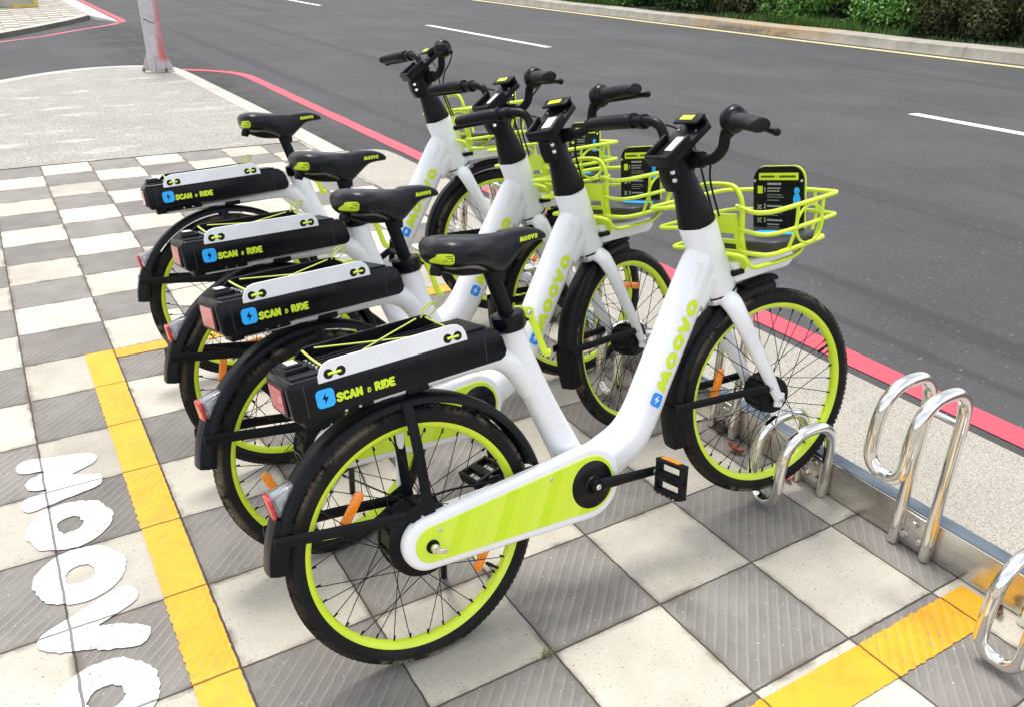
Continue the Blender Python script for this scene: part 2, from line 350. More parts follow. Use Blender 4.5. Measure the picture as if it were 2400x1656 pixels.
class MB:
    def __init__(s): s.bm = bmesh.new()
    def grid(s, rings, closed=True, caps=True, smooth=True):
        bm = s.bm; V = [[bm.verts.new(p) for p in r] for r in rings]
        n = len(V[0])
        for a, b in zip(V, V[1:]):
            for i in range(n if closed else n-1):
                j = (i+1) % n
                f = bm.faces.new((a[i], a[j], b[j], b[i])); f.smooth = smooth
        if caps and closed:
            bm.faces.new(list(reversed(V[0]))); bm.faces.new(V[-1])
        return V
    def tube(s, pts, rad, seg=14, smooth=6, ry=None, up=None, caps=True):
        P = catmull(pts, smooth) if smooth and len(pts) > 2 else [Vector(p) for p in pts]
        rs = lerp_list(rad, len(P)) if isinstance(rad, (list, tuple)) else [rad]*len(P)
        r2 = rs if ry is None else (lerp_list(ry, len(P)) if isinstance(ry, (list, tuple)) else [ry]*len(P))
        rings = []; prev = None
        for i, p in enumerate(P):
            t = (P[min(i+1, len(P)-1)] - P[max(i-1, 0)]).normalized()
            if prev is None:
                u = Vector(up) if up else (Vector((0, 1, 0)) if abs(t.y) < .9 else Vector((1, 0, 0)))
            else: u = prev
            u = (u - t*u.dot(t)).normalized(); v = t.cross(u); prev = u
            rings.append([p + v*rs[i]*math.cos(2*PI*k/seg) + u*r2[i]*math.sin(2*PI*k/seg) for k in range(seg)])
        s.grid(rings, caps=caps); return s
    def lathe(s, prof, seg=48, axis='Y', c=(0, 0, 0), closed=False, mat=None, smooth=True):
        # prof: (radius, height); axis direction Y or Z
        rings = []
        for k in range(seg):
            a = 2*PI*k/seg; r = []
            for rr, h in prof:
                if axis == 'Y': p = Vector((rr*math.cos(a), h, rr*math.sin(a)))
                elif axis == 'X': p = Vector((h, rr*math.cos(a), rr*math.sin(a)))
                else: p = Vector((rr*math.cos(a), rr*math.sin(a), h))
                if mat is not None: p = mat @ p
                r.append(p + Vector(c))
            rings.append(r)
        bm = s.bm; V = [[bm.verts.new(p) for p in r] for r in rings]; n = len(prof)
        for k in range(seg):
            a, b = V[k], V[(k+1) % seg]
            for i in range(n if closed else n-1):
                j = (i+1) % n
                f = bm.faces.new((a[i], b[i], b[j], a[j])); f.smooth = smooth
        return s
    def prism(s, outline, y0, y1, bevel=0., seg=2, plane='XZ', mat=None):
        bm2 = bmesh.new()
        def P(a, b, h):
            return {'XZ': (a, h, b), 'XY': (a, b, h), 'YZ': (h, a, b)}[plane]
        A = [bm2.verts.new(P(a, b, y0)) for a, b in outline]; B = [bm2.verts.new(P(a, b, y1)) for a, b in outline]
        n = len(A)
        bm2.faces.new(A); bm2.faces.new(list(reversed(B)))
        for i in range(n):
            j = (i+1) % n; bm2.faces.new((A[j], A[i], B[i], B[j]))
        bmesh.ops.recalc_face_normals(bm2, faces=bm2.faces)
        if bevel:
            rim = [e for e in bm2.edges if len(e.link_faces) == 2 and e.calc_face_angle(0) > .5]
            bmesh.ops.bevel(bm2, geom=rim, offset=bevel, segments=seg, profile=.5, affect='EDGES', clamp_overlap=True)
        if mat is not None: bmesh.ops.transform(bm2, matrix=mat, verts=bm2.verts)
        s.merge(bm2); return s
    def box(s, c, d, bevel=.0, rot=None, seg=2):
        m = Matrix.Translation(c)
        if rot is not None: m = m @ Euler(rot).to_matrix().to_4x4()
        x, y, z = d[0]/2, d[1]/2, d[2]/2
        return s.prism([(-x, -z), (x, -z), (x, z), (-x, z)], -y, y, bevel, seg, 'XZ', m)
    def merge(s, bm2):
        me = bpy.data.meshes.new('tmp'); bm2.to_mesh(me); bm2.free(); s.bm.from_mesh(me); bpy.data.meshes.remove(me)
    def poly(s, pts):
        f = s.bm.faces.new([s.bm.verts.new(p) for p in pts]); return f
    def xform(s, m): bmesh.ops.transform(s.bm, matrix=m, verts=s.bm.verts); return s
    def warp(s, fn):
        for v in s.bm.verts: v.co = fn(v.co)
        return s
    def sphere(s, c, r, seg=16, sc=(1, 1, 1)):
        m = Matrix.Translation(c) @ Matrix.Diagonal((*sc, 1))
        g = bmesh.ops.create_uvsphere(s.bm, u_segments=seg, v_segments=max(6, seg//2), radius=r, matrix=m)
        for v in g['verts']:
            for f in v.link_faces: f.smooth = True
        return s
    def done(s, name, mat, parent=None, smooth_angle=None, recalc=True):
        if recalc: bmesh.ops.recalc_face_normals(s.bm, faces=s.bm.faces)
        me = bpy.data.meshes.new(name); s.bm.to_mesh(me); s.bm.free()
        me.materials.append(mat)
        if smooth_angle:
            for p in me.polygons: p.use_smooth = True
            me.set_sharp_from_angle(angle=smooth_angle)
        o = bpy.data.objects.new(name, me); COL.objects.link(o)
        if parent: o.parent = parent
        return o

def tag(o, label=None, cat=None, group=None, kind=None):
    if label: o['label'] = label
    if cat: o['category'] = cat
    if group: o['group'] = group
    if kind: o['kind'] = kind
    return o
def empty(name, loc=(0, 0, 0)):
    o = bpy.data.objects.new(name, None); COL.objects.link(o); o.location = loc; o.empty_display_size = .1; return o
def rrect(x0, z0, x1, z1, r, n=5):
    o = []
    for cx, cz, a0 in ((x1-r, z0+r, -90), (x1-r, z1-r, 0), (x0+r, z1-r, 90), (x0+r, z0+r, 180)):
        for k in range(n+1):
            a = R(a0 + 90*k/n); o.append((cx+r*math.cos(a), cz+r*math.sin(a)))
    return o
def circle(cx, cz, r, n=24): return [(cx+r*math.cos(2*PI*k/n), cz+r*math.sin(2*PI*k/n)) for k in range(n)]
def capsule(ax, az, ra, bx, bz, rb, n=16):
    d = math.hypot(bx-ax, bz-az); th = math.atan2(bz-az, bx-ax); al = math.acos((ra-rb)/d)
    o = [(bx+rb*math.cos(th-al+2*al*k/n), bz+rb*math.sin(th-al+2*al*k/n)) for k in range(n+1)]
    o += [(ax+ra*math.cos(th+al+(2*PI-2*al)*k/n), az+ra*math.sin(th+al+(2*PI-2*al)*k/n)) for k in range(n+1)]
    return o

# ------------------------------------------------------------------ stroke lettering
GL = {
 'S': (.66, [[(.60, .78), (.46, .90), (.24, .88), (.13, .74), (.22, .58), (.48, .46), (.58, .29), (.46, .12), (.24, .10), (.08, .22)]]),
 'C': (.66, [[(.58, .76), (.44, .9), (.26, .86), (.13, .68), (.11, .5), (.13, .32), (.26, .14), (.44, .1), (.58, .24)]]),
 'A': (.70, [[(.08, .1), (.34, .9), (.60, .1)], [(.2, .34), (.48, .34)]]),
 'N': (.70, [[(.1, .1), (.1, .9), (.56, .1), (.56, .9)]]),
 '&': (.52, [[(.46, .46), (.34, .60), (.18, .58), (.16, .44), (.30, .38)], [(.30, .38), (.12, .28), (.14, .12), (.32, .10), (.42, .24), (.48, .26)]]),
 'R': (.64, [[(.1, .1), (.1, .9), (.40, .88), (.52, .70), (.40, .50), (.1, .48)], [(.32, .48), (.54, .1)]]),
 'I': (.26, [[(.13, .1), (.13, .9)]]),
 'D': (.66, [[(.1, .1), (.1, .9), (.34, .88), (.54, .68), (.54, .32), (.34, .12), (.1, .1)]]),
 'E': (.58, [[(.48, .9), (.1, .9), (.1, .1), (.48, .1)], [(.1, .5), (.42, .5)]]),
 'M': (1.06, [[(.12, .13), (.27, .85), (.53, .22), (.77, .85), (.93, .13)]]),
 'O': (.86, None), 'V': (.80, [[(.08, .88), (.36, .14), (.64, .88)]]), ' ': (.34, []),
 'P': (.6, [[(.1, .1), (.1, .9), (.40, .88), (.52, .70), (.40, .50), (.1, .48)]]),
 'T': (.6, [[(.05, .9), (.55, .9)], [(.3, .9), (.3, .1)]]),
 '1': (.4, [[(.1, .75), (.25, .9), (.25, .1)]]),
 '2': (.6, [[(.1, .75), (.3, .9), (.5, .72), (.1, .1), (.5, .1)]]),
 '3': (.6, [[(.1, .85), (.4, .85), (.25, .55), (.48, .35), (.3, .1), (.08, .16)]]),
}
def lettering(mb, text, cap, place, t=.26, gap=.02, step=.00006, width=None):
    """flat lettering; place(u, v, k) maps text coordinates (metres) and a tiny layer offset to a point"""
    total = sum(GL[c][0] for c in text) + gap*(len(text)-1)
    kx = width/(total*cap) if width else 1.
    x = 0.; layer = 0
    for ch in text:
        wdt, strokes = GL[ch]
        if strokes is None:
            cx, cy = x + wdt/2, .5; n = 72
            for k in range(n):
                a, b = 2*PI*k/n, 2*PI*(k+1)/n
                ro, ri = (wdt/2-.01, .49), (.135, .165)
                q = [(cx+ro[0]*math.cos(a), cy+ro[1]*math.sin(a)), (cx+ro[0]*math.cos(b), cy+ro[1]*math.sin(b)),
                     (cx+ri[0]*math.cos(b), cy+ri[1]*math.sin(b)), (cx+ri[0]*math.cos(a), cy+ri[1]*math.sin(a))]
                mb.poly([place(p*cap*kx, v*cap, 0) for p, v in q])
        else:
            for st in strokes:
                for (ax, ay), (bx, by) in zip(st, st[1:]):
                    layer += 1; h = (.12 if ch == '&' else t)/2; d = math.atan2(by-ay, bx-ax); n = 6; m = max(2, int(math.hypot(bx-ax, by-ay)/(.14 if cap < .1 else .05))); st_ = (layer % 5 + 1)*step
                    q = lambda px, py: place((x+px)*cap*kx, py*cap, st_)
                    nx_, ny_ = -math.sin(d)*h, math.cos(d)*h
                    row = [(ax+(bx-ax)*i/m, ay+(by-ay)*i/m) for i in range(m+1)]
                    for (p0, q0), (p1, q1) in zip(row, row[1:]):
                        mb.poly([q(p0, q0), q(p1, q1), q(p1+nx_, q1+ny_), q(p0+nx_, q0+ny_)])
                        mb.poly([q(p0-nx_, q0-ny_), q(p1-nx_, q1-ny_), q(p1, q1), q(p0, q0)])
                    for k in range(n):
                        a0, a1 = d-PI/2+PI*k/n, d-PI/2+PI*(k+1)/n
                        mb.poly([q(bx, by), q(bx+h*math.cos(a0), by+h*math.sin(a0)), q(bx+h*math.cos(a1), by+h*math.sin(a1))])
                        a0 += PI; a1 += PI
                        mb.poly([q(ax, ay), q(ax+h*math.cos(a0), ay+h*math.sin(a0)), q(ax+h*math.cos(a1), ay+h*math.sin(a1))])
        x += wdt + gap
    return x*cap*kx
BOLT = [(.58, .98), (.14, .44), (.44, .44), (.36, .02), (.86, .60), (.54, .60)]

# ------------------------------------------------------------------ SETTING
RZ = -.12
def sheet(name, pts, z, mat, kind='structure'):
    mb = MB(); mb.poly([(x, y, z) for x, y in pts]); o = mb.done(name, mat, recalc=False)
    if o.data.polygons[0].normal.z < 0: o.data.flip_normals()
    tag(o, kind=kind); return o
sheet('road', [(-150, -120), (150, -120), (150, 260), (-150, 260)], RZ, M['asphalt'])

edge = [(2.30, -14), (2.30, 2.55), (2.285, 2.70), (2.23, 2.77), (2.12, 2.80), (2.0, 2.80), (1.985, 4.3), (1.93, 6.6), (1.90, 7.6), (1.84, 8.18),
        (1.72, 8.36), (1.54, 8.46), (1.25, 8.54), (.83, 8.47), (.41, 8.22), (-.05, 7.78), (-.7, 7.05), (-1.6, 6.1), (-3.2, 4.9), (-6, 3.6), (-14, 1.0), (-14, -14)]
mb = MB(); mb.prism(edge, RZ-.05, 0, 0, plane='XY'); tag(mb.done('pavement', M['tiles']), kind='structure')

def offset_in(pts, d):
    o = []
    for i, p in enumerate(pts):
        a = Vector(pts[max(i-1, 0)]); b = Vector(pts[min(i+1, len(pts)-1)]); t = (b-a).normalized(); n = Vector((-t.y, t.x)); q = Vector(p)+n*d; o.append((q.x, q.y))
    return o
# kerb stones round the rounded island end (butted against the paving with a 6 mm proud top)
kl = [Vector((x, y, 0)) for x, y in edge[5:20]]
kl = catmull(kl, 5); kl2 = [(p.x, p.y) for p in kl]
inn = offset_in(kl2, .17)
mb = MB(); rings = []
for (ox, oy), (ix, iy) in zip(kl2, inn):
    o = Vector((ox, oy)); i = Vector((ix, iy)); d = (i-o).normalized(); o2 = o - d*.006
    rings.append([(o2.x, o2.y, RZ-.02), (o2.x, o2.y, -.008), (o2.x+d.x*.012, o2.y+d.y*.012, .006), (i.x, i.y, .007), (i.x, i.y, -.02)])
mb.grid(rings, closed=False, caps=False, smooth=False)
tag(mb.done('kerb', M['kerb'], smooth_angle=R(25)), kind='structure')
# pebble-dashed patch at the island end
ib = [p for p in inn if p[1] > 3.32]
peb = [(-14, 3.3), (1.8, 3.3)] + ib
sheet('pebbled_pavement', peb, .004, M['pebble'])
# rough concrete strip between the bicycle rack and the road
sheet('concrete_strip', [(1.655, -14), (2.294, -14), (2.294, 2.55), (2.28, 2.69), (2.225, 2.762), (2.12, 2.792), (1.82, 2.8), (1.81, .45), (1.655, .40)], .004, M['strip'])

# painted bay lines and lettering on the paving
def jag(x0, y0, x1, y1, n, outdir):
    """edge points from one corner to the other; scalloped where it crosses a ridged grey slab"""
    o = []; d = Vector((x1-x0, y1-y0)); L_ = d.length; per = .0333; k = int(L_/.006)
    for i in range(k):
        t = i/k; x = x0+d.x*t; y = y0+d.y*t
        gx, gy = x - outdir[0]*.01, y - outdir[1]*.01
        if (math.floor(gx/TS)+math.floor(gy/TS)) % 2:
            a = ((x-y)/per) % 1.0
            off = (.0042*(1-abs(2*a-1)) - .001)*(.35+.65*(.5+.5*math.sin(19*x+31*y+7*math.sin(11*x-23*y)))) + random.uniform(-.0016, .0016)
        else: off = random.uniform(-.0009, .0009)
        o.append((x+outdir[0]*off, y+outdir[1]*off))
    return o
def band(name, x0, y0, x1, y1, z, mat):
    pts = jag(x0, y0, x1, y0, 0, (0, -1)) + jag(x1, y0, x1, y1, 0, (1, 0)) + jag(x1, y1, x0, y1, 0, (0, 1)) + jag(x0, y1, x0, y0, 0, (-1, 0))
    return sheet(name, pts, z, mat)
band('bay_line', -.100, -2.53, -.004, -.006, .003, M['yellow'])
band('bay_line', -.002, -.085, 1.58, -.008, .003, M['yellow'])
band('bay_line', -.002, -2.530, 1.586, -2.424, .003, M['yellow'])
mb = MB()
def gplace(u, v, k):
    x, y = -.362 + v, -.700 - u
    wob = .0022*math.sin(u*61+v*47)+.0012*math.sin(v*133+u*29) + .0016*math.sin(x*410+y*290)
    if (math.floor(x/TS)+math.floor(y/TS)) % 2:          # brushed over the ridges of the grey slabs
        wob += .0045*abs((((x-y)/.0333) % 1.0)*2-1) - .002
    return (x + wob, y + .6*wob, .0032 + k)
lettering(mb, 'MOOVO', .208, gplace, t=.30, gap=.01, step=.0001, width=1.155)
tag(mb.done('pavement_lettering', M['white_ground'], recalc=False), kind='structure')
for p in bpy.data.objects['pavement_lettering'].data.polygons: pass
bpy.data.objects['pavement_lettering'].data.flip_normals()

# road markings, 4 mm above the asphalt
def strip(name, center, width, mat, z=RZ+.004):
    P = [Vector((*p, 0)) for p in center]; l, r = [], []
    for i, p in enumerate(P):
        t = (P[min(i+1, len(P)-1)]-P[max(i-1, 0)]).normalized(); n = Vector((-t.y, t.x, 0))
        wj = width/2 + random.uniform(-.004, .004)
        l.append((p.x+n.x*wj, p.y+n.y*wj, z)); r.append((p.x-n.x*wj, p.y-n.y*wj, z))
    mb = MB()
    for i in range(len(P)-1): mb.poly([r[i], r[i+1], l[i+1], l[i]])
    o = mb.done(name, mat, recalc=False); tag(o, kind='structure'); return o
def dens(pts, st=.25):
    o = []
    for a, b in zip(pts, pts[1:]):
        a, b = Vector(a), Vector(b); n = max(1, int((b-a).length/st))
        o += [tuple(a+(b-a)*i/n) for i in range(n)]
    return o + [tuple(pts[-1])]
curve = [tuple(p)[:2] for p in catmull([(2.655, 5.9, 0), (2.665, 7.2, 0), (2.655, 7.95, 0), (2.56, 8.34, 0), (2.33, 8.66, 0), (2.05, 8.88, 0)], 6)]
strip('red_line', dens([(2.625, -14), (2.63, -1.5), (2.655, 5.7)]) + curve, .128, M['red_line'])
strip('red_line', dens([(2.57, 60), (2.585, 25), (2.58, 17.35)], .8) + [(2.55, 17.05), (2.47, 16.8)], .13, M['red_line'])
strip('red_line', dens([(2.44, 16.72), (2.2, 16.22), (1.45, 15.15), (.86, 14.2), (.15, 13.4), (-2, 11.2), (-6, 7.6)], .5), .10, M['faded_red'])
for y0, y1 in ((1.15-4, 1.15-.0), (1.15, 2.36), (9.38, 14.1), (20.9, 25.6), (32, 37)):
    if y0 == 1.15: continue
for y0, y1 in ((-2.4, 2.36), (9.38, 14.12), (20.9, 25.6), (32.4, 37.1)):
    strip('lane_dash', dens([(8.15+.012*(y0-2)*.2, y0), (8.15+.012*(y1-2)*.2, y1)]), .155, M['white_line'])
strip('yellow_line', dens([(13.40, -12), (13.42, 4), (13.45, 9), (13.62, 17.5), (14.2, 32), (15.2, 60)], .8), .19, M['yellow_line'])

# far kerb with its planted bed
def kx(y):
    K = [(-14, 13.78), (4, 13.80), (9, 13.83), (17.5, 13.98), (32, 14.55), (60, 15.5), (120, 17.5)]
    for (a, b), (c, d) in zip(K, K[1:]):
        if y <= c: return b+(d-b)*(y-a)/(c-a)
    return K[-1][1]
mb = MB(); rings = []
ys = [-14+i*.8 for i in range(130)]
for y in ys:
    x = kx(y); dz = .006*math.sin(y*1.7)
    rings.append([(x-.03, y, RZ-.02), (x, y, RZ+.02), (x+.035, y, .035+dz), (x+.07, y, .055+dz), (x+.56, y, .06+dz), (x+.6, y, .03)])
mb.grid(rings, closed=False, caps=False, smooth=False)
tag(mb.done('kerb', M['far_kerb'], smooth_angle=R(30)), kind='structure')
def mat_soil():
    m = NT('planting_soil'); o = m.obj(); n = m.noise(o, 8, 6, .7)
    m.set(m.mix(n, (.012, .010, .007), (.03, .024, .016)), .95); return m.m
M['soil'] = mat_soil()
mb = MB(); rings = [[(kx(y)+.58, y, .045), (kx(y)+14, y, .10)] for y in ys]
mb.grid(rings, closed=False, caps=False); o = mb.done('planting_bed', M['soil']); tag(o, kind='structure')

# far pavement beyond the side street
E2 = [(-6, 7.9), (-2, 11.75), (.10, 13.86), (.202, 14.02), (.836, 15.177), (1.441, 16.40), (1.78, 17.2), (2.00, 17.78)]
mb = MB(); mb.prism(E2 + [(2.02, 18.1), (2.0, 20), (2.0, 70), (-30, 70), (-30, 7.9)], RZ-.02, -.034, 0, plane='XY')
tag(mb.done('pavement', M['tiles']), kind='structure')
mb = MB(); rings = []
P2 = offset_in(E2, .15)
for (ox, oy), (ix, iy) in zip(E2, P2):
    o = Vector((ox, oy)); i = Vector((ix, iy)); d = (i-o).normalized(); o2 = o-d*.008
    rings.append([(o2.x, o2.y, RZ-.02), (o2.x, o2.y, -.036)])
mb.grid(rings, closed=False, caps=False, smooth=False); tag(mb.done('kerb_face', M['dark_kerb']), kind='structure')
mb = MB(); rings = []
for (ox, oy), (ix, iy) in zip(E2, P2):
    o = Vector((ox, oy)); i = Vector((ix, iy)); d = (i-o).normalized(); o2 = o-d*.008
    rings.append([(o2.x, o2.y, -.035), (o2.x, o2.y, -.030), (i.x, i.y, -.028)])
mb.grid(rings, closed=False, caps=False, smooth=False); tag(mb.done('kerb', M['kerb']), kind='structure')
mb = MB()
mb.poly([(2.008, 17.76, -.037), (2.46, 16.98, RZ+.006), (2.49, 26, RZ+.006), (2.49, 60, RZ+.006), (2.008, 60, -.037)])
mb.poly([(2.46, 16.98, RZ+.006), (2.008, 17.76, -.037), (2.0, 17.74, RZ-.01), (2.45, 16.96, RZ-.01)])
tag(mb.done('kerb_ramp', M['ramp']), kind='structure')

# concrete block with a yellow painted edge at the far corner
wl = empty('concrete_block', (1.2, 20.8, -.034)); tag(wl, 'stained concrete block with yellow painted edge on the far pavement', 'wall')
mb = MB(); mb.prism([(-.02, 0), (-3.6, -1.2), (-3.6, 6), (.06, 6)], .0, 1.1, .015, plane='XY'); mb.done('wall', M['block'], wl)
mb = MB(); mb.box((.035, .0, .55), (.09, .09, 1.106), .01); mb.box((-.23, -.095, .03), (.5, .05, .06), .008, rot=(0, 0, R(18.5)))
mb.done('painted_edge', mat_line('worn_yellow_paint', (.62, .46, .10), .8), wl)

# steel pole at the island end
pole = empty('street_pole', (1.60, 7.86, .004)); tag(pole, 'grey white steel pole with a faded red stripe on the island end', 'pole')
def mat_pole():
    m = NT('pole_paint'); o = m.obj(); sx = m.n('ShaderNodeSeparateXYZ'); m.l(o, sx.inputs[0])
    n = m.noise(m.scale(o, (1, 1, .3)), 6, 6, .65); n2 = m.noise(o, 25, 5, .7)
    side = m.math('ADD', m.math('SUBTRACT', sx.outputs[0], m.math('MULTIPLY', sx.outputs[1], -.35)), m.math('MULTIPLY', m.math('SUBTRACT', n, .5), .12))
    c = m.mix(m.ramp(n2, .4, .7), (.52, .49, .49), (.40, .37, .37))
    red = m.math('MULTIPLY', m.ramp(side, -.06, .03), m.ramp(sx.outputs[2], .09, .16))
    c = m.mix(m.math('MULTIPLY', red, m.ramp(n, .34, .6, .35, .95)), c, (.55, .13, .12))
    m.set(c, .5, m.bump(n2, .2, .002)); return m.m
M['pole'] = mat_pole()
mb = MB(); mb.lathe([(.102, .012), (.102, 6.5), (.0, 6.5)], 40, 'Z'); mb.done('shaft', M['pole'], pole)
mb = MB(); mb.box((0, 0, .007), (.32, .32, .014), .003); mb.done('base_plate', M['block'], pole)
for k in range(4):
    a = R(45+90*k+20); mb = MB()
    mb.prism([(.101, .015), (.175, .015), (.17, .05), (.101, .22)], -.006, .006, .001, mat=Matrix.Rotation(a, 4, 'Z')); mb.done('gusset', M['pole'], pole)
for k in range(4):
    a = R(90*k+20); mb = MB(); mb.lathe([(.0, .05), (.014, .05), (.016, .03), (.016, .014)], 8, 'Z', c=(.18*math.cos(a), .18*math.sin(a), 0), smooth=False); mb.done('anchor_bolt', M['dark_kerb'], pole)
mb = MB(); mb.box((.098, -.035, 1.55), (.03, .09, 1.5), .006); mb.done('cable_cover', M['pole'], pole)
for z0, z1, a0 in ((.92, .84, 200), (.585, .55, 215)):
    mb = MB(); pts = [(  .105*math.cos(R(a0+i*9)), .105*math.sin(R(a0+i*9)), z0+(z1-z0)*i/6+.006*math.sin(i)) for i in range(8)]
    mb.tube(pts, .006, 6); mb.done('wire_tie', M['dark_kerb'], pole)

# ------------------------------------------------------------------ hedge shrubs beyond the road
def mat_leaf(name, cols):
    m = NT(name); g = m.n('ShaderNodeNewGeometry'); r = g.outputs['Random Per Island']
    c = m.mix(m.ramp(r, 0, .6), cols[0], cols[1]); c = m.mix(m.ramp(r, .7, .98), c, cols[2])
    m.set(c, .5); m.p.inputs['Transmission Weight'].default_value = 0
    m.p.inputs['Subsurface Weight'].default_value = 0
    return m.m
LEAF = [mat_leaf('dark_leaves', ((.018, .056, .012), (.042, .115, .02), (.12, .22, .06))),
        mat_leaf('green_leaves', ((.04, .14, .015), (.09, .26, .025), (.26, .40, .12))),
        mat_leaf('bronze_leaves', ((.028, .040, .012), (.065, .078, .02), (.14, .18, .045))),
        mat_leaf('grass_blades', ((.05, .13, .02), (.09, .20, .03), (.16, .26, .06)))]
M['twig'] = paint('twig_bark', (.07, .05, .035), .9, 0, .3)
def leaf_mesh(mb, pts, size, rnd):
    bm = mb.bm
    for p, d in pts:
        s = size*rnd.uniform(.6, 1.25); n = (Vector(d)*.6 + Vector((rnd.gauss(0, 1), rnd.gauss(0, 1), rnd.gauss(.45, 1)))).normalized()
        t = n.orthogonal().normalized(); t = Matrix.Rotation(rnd.uniform(0, 6.28), 3, n) @ t; b = n.cross(t)
        v = [bm.verts.new(p + t*s), bm.verts.new(p + b*s*.42 + n*s*.12), bm.verts.new(p - t*s), bm.verts.new(p - b*s*.42 + n*s*.12)]
        bm.faces.new(v)
def shrub(name, label, cat, x, y, rx, ry, h, leafm, nleaf, size, seed, low=.12):
    rnd = random.Random(seed); t = empty(name, (x, y, .05)); tag(t, label, cat, 'hedge shrubs along the far kerb')
    lobes = [(Vector((rnd.uniform(-.55, .5)*rx, rnd.uniform(-.8, .8)*ry, rnd.uniform(low+.15, .9)*h)), rnd.uniform(.22, .5)) for _ in range(int(10+ry*9))]
    pts = []
    for i in range(nleaf):
        c, r = rnd.choice(lobes); d = Vector((rnd.gauss(0, 1), rnd.gauss(0, 1), rnd.gauss(0, 1))).normalized()
        q = c + d*(r*rnd.uniform(.55, 1.08))*Vector((1, 1, .85)).length*.62
        if q.z < low*h*rnd.uniform(.2, 1.2): continue
        pts.append((q, d))
    mb = MB(); leaf_mesh(mb, pts, size, rnd); mb.done('foliage', leafm, t, recalc=False)
    mb = MB()
    for i in range(int(4+ry*3)):
        a = Vector((rnd.uniform(-.3, .2)*rx, rnd.uniform(-.75, .75)*ry, -.02)); b = a+Vector((rnd.uniform(-.15, .15), rnd.uniform(-.2, .2), h*.75))
        mb.tube([a, (a+b)/2+Vector((rnd.uniform(-.05, .05), rnd.uniform(-.06, .06), 0)), b], [.014, .010, .004], 6, 3)
    mb.done('stem', M['twig'], t)
SH = [('hedge_shrub', 'dark green hedge shrub with bare stems, at the far left end of the hedge', 'shrub', 20.2, .9, 1.6, 1.15, 0, 9000, .062, .12),
      ('hedge_shrub', 'low leafy shrub right of the bare-stemmed shrubs at the hedge left end', 'shrub', 17.0, .9, 1.5, 1.0, 1, 9000, .058, .06),
      ('hedge_shrub', 'dark shrub with thin stems left of the yellowish shrub behind the stained kerb', 'shrub', 14.1, .85, 1.2, 1.15, 0, 8500, .058, .12),
      ('hedge_shrub', 'dark yellowish shrub just left of the bright green leafy patch', 'shrub', 11.95, .8, .95, 1.1, 2, 7000, .056, .10),
      ('hedge_shrub', 'bright green leafy shrub above the grass behind the orange stained kerb', 'shrub', 9.9, .85, 1.15, 1.0, 1, 8500, .052, .02),
      ('hedge_shrub', 'pale leafy green shrub left of the bronze clipped shrub', 'shrub', 8.0, .8, .95, 1.0, 1, 7500, .052, .02),
      ('hedge_shrub', 'bronze brown clipped shrub near the kerb joint', 'shrub', 6.35, .8, 1.0, 1.1, 2, 12000, .040, .03),
      ('hedge_shrub', 'dark bronze shrub at the right end of the hedge', 'shrub', 4.55, .8, 1.05, 1.15, 2, 12000, .040, .03),
      ('hedge_shrub', 'dark green shrub at the right edge of the photo behind the kerb', 'shrub', 2.7, .8, 1.0, 1.1, 0, 8000, .046, .04)]
for i, (nm, lab, cat, y, rx, ry, h, lm, n, sz, lo) in enumerate(SH):
    shrub(nm, lab, cat, kx(y)+1.30, y, rx, ry, h, LEAF[lm], n, sz, 100+i, lo)
for i in range(1):    # dense planting behind the front row, reads as one mass
    rnd = random.Random(9); mb = MB(); pts = []
    for k in range(36000):
        y = rnd.uniform(0, 30); x = kx(y)+1.75+abs(rnd.gauss(0, .35)); z = rnd.uniform(.0, 1.5)*(.8+.2*math.sin(y*1.9))
        pts.append((Vector((x, y, z)), Vector((-1, 0, .4))))
    leaf_mesh(mb, pts, .085, rnd); o = mb.done('hedge_mass', LEAF[0], recalc=False); tag(o, 'dense dark green planting behind the hedge shrubs', 'hedge', kind='stuff')
rnd = random.Random(3); mb = MB()
for y0, y1, n, hh in ((8.2, 10.8, 3000, .20), (10.8, 12.0, 500, .14), (7.2, 8.2, 600, .14), (15.8, 19, 2500, .16), (3, 7, 350, .08), (12, 15.2, 350, .08)):
    for k in range(n):
        y = rnd.uniform(y0, y1); x = kx(y)+.62+abs(rnd.gauss(0, .35)); h = hh*rnd.uniform(.4, 1.1); a = rnd.uniform(0, 6.28); l = rnd.uniform(.1, .6)*h
        b = Vector((x, y, .045)); t = b+Vector((math.cos(a)*l, math.sin(a)*l, h)); s = Vector((-math.sin(a), math.cos(a), 0))*.007
        mb.poly([b-s, b+s, t+s*.2, t-s*.2])
o = mb.done('grass', LEAF[3], recalc=False); tag(o, 'bright green grass and weeds along the hedge foot', 'grass', kind='stuff')

# ------------------------------------------------------------------ BICYCLE (built once in its own frame: x forward, y left, z up)
WR = .2938; WB = 1.039
AX0 = Vector((.844, 0, .788)); AXD = Vector((-.294, 0, .956)).normalized()
STEER, BAR = [], []                 # parts turned with the fork / with the handlebar
def P_(mb, name, mat, parent, sa=R(38), lab=None):
    o = mb.done(name, mat, parent, smooth_angle=sa)
    if lab: o['label'] = lab
    return o

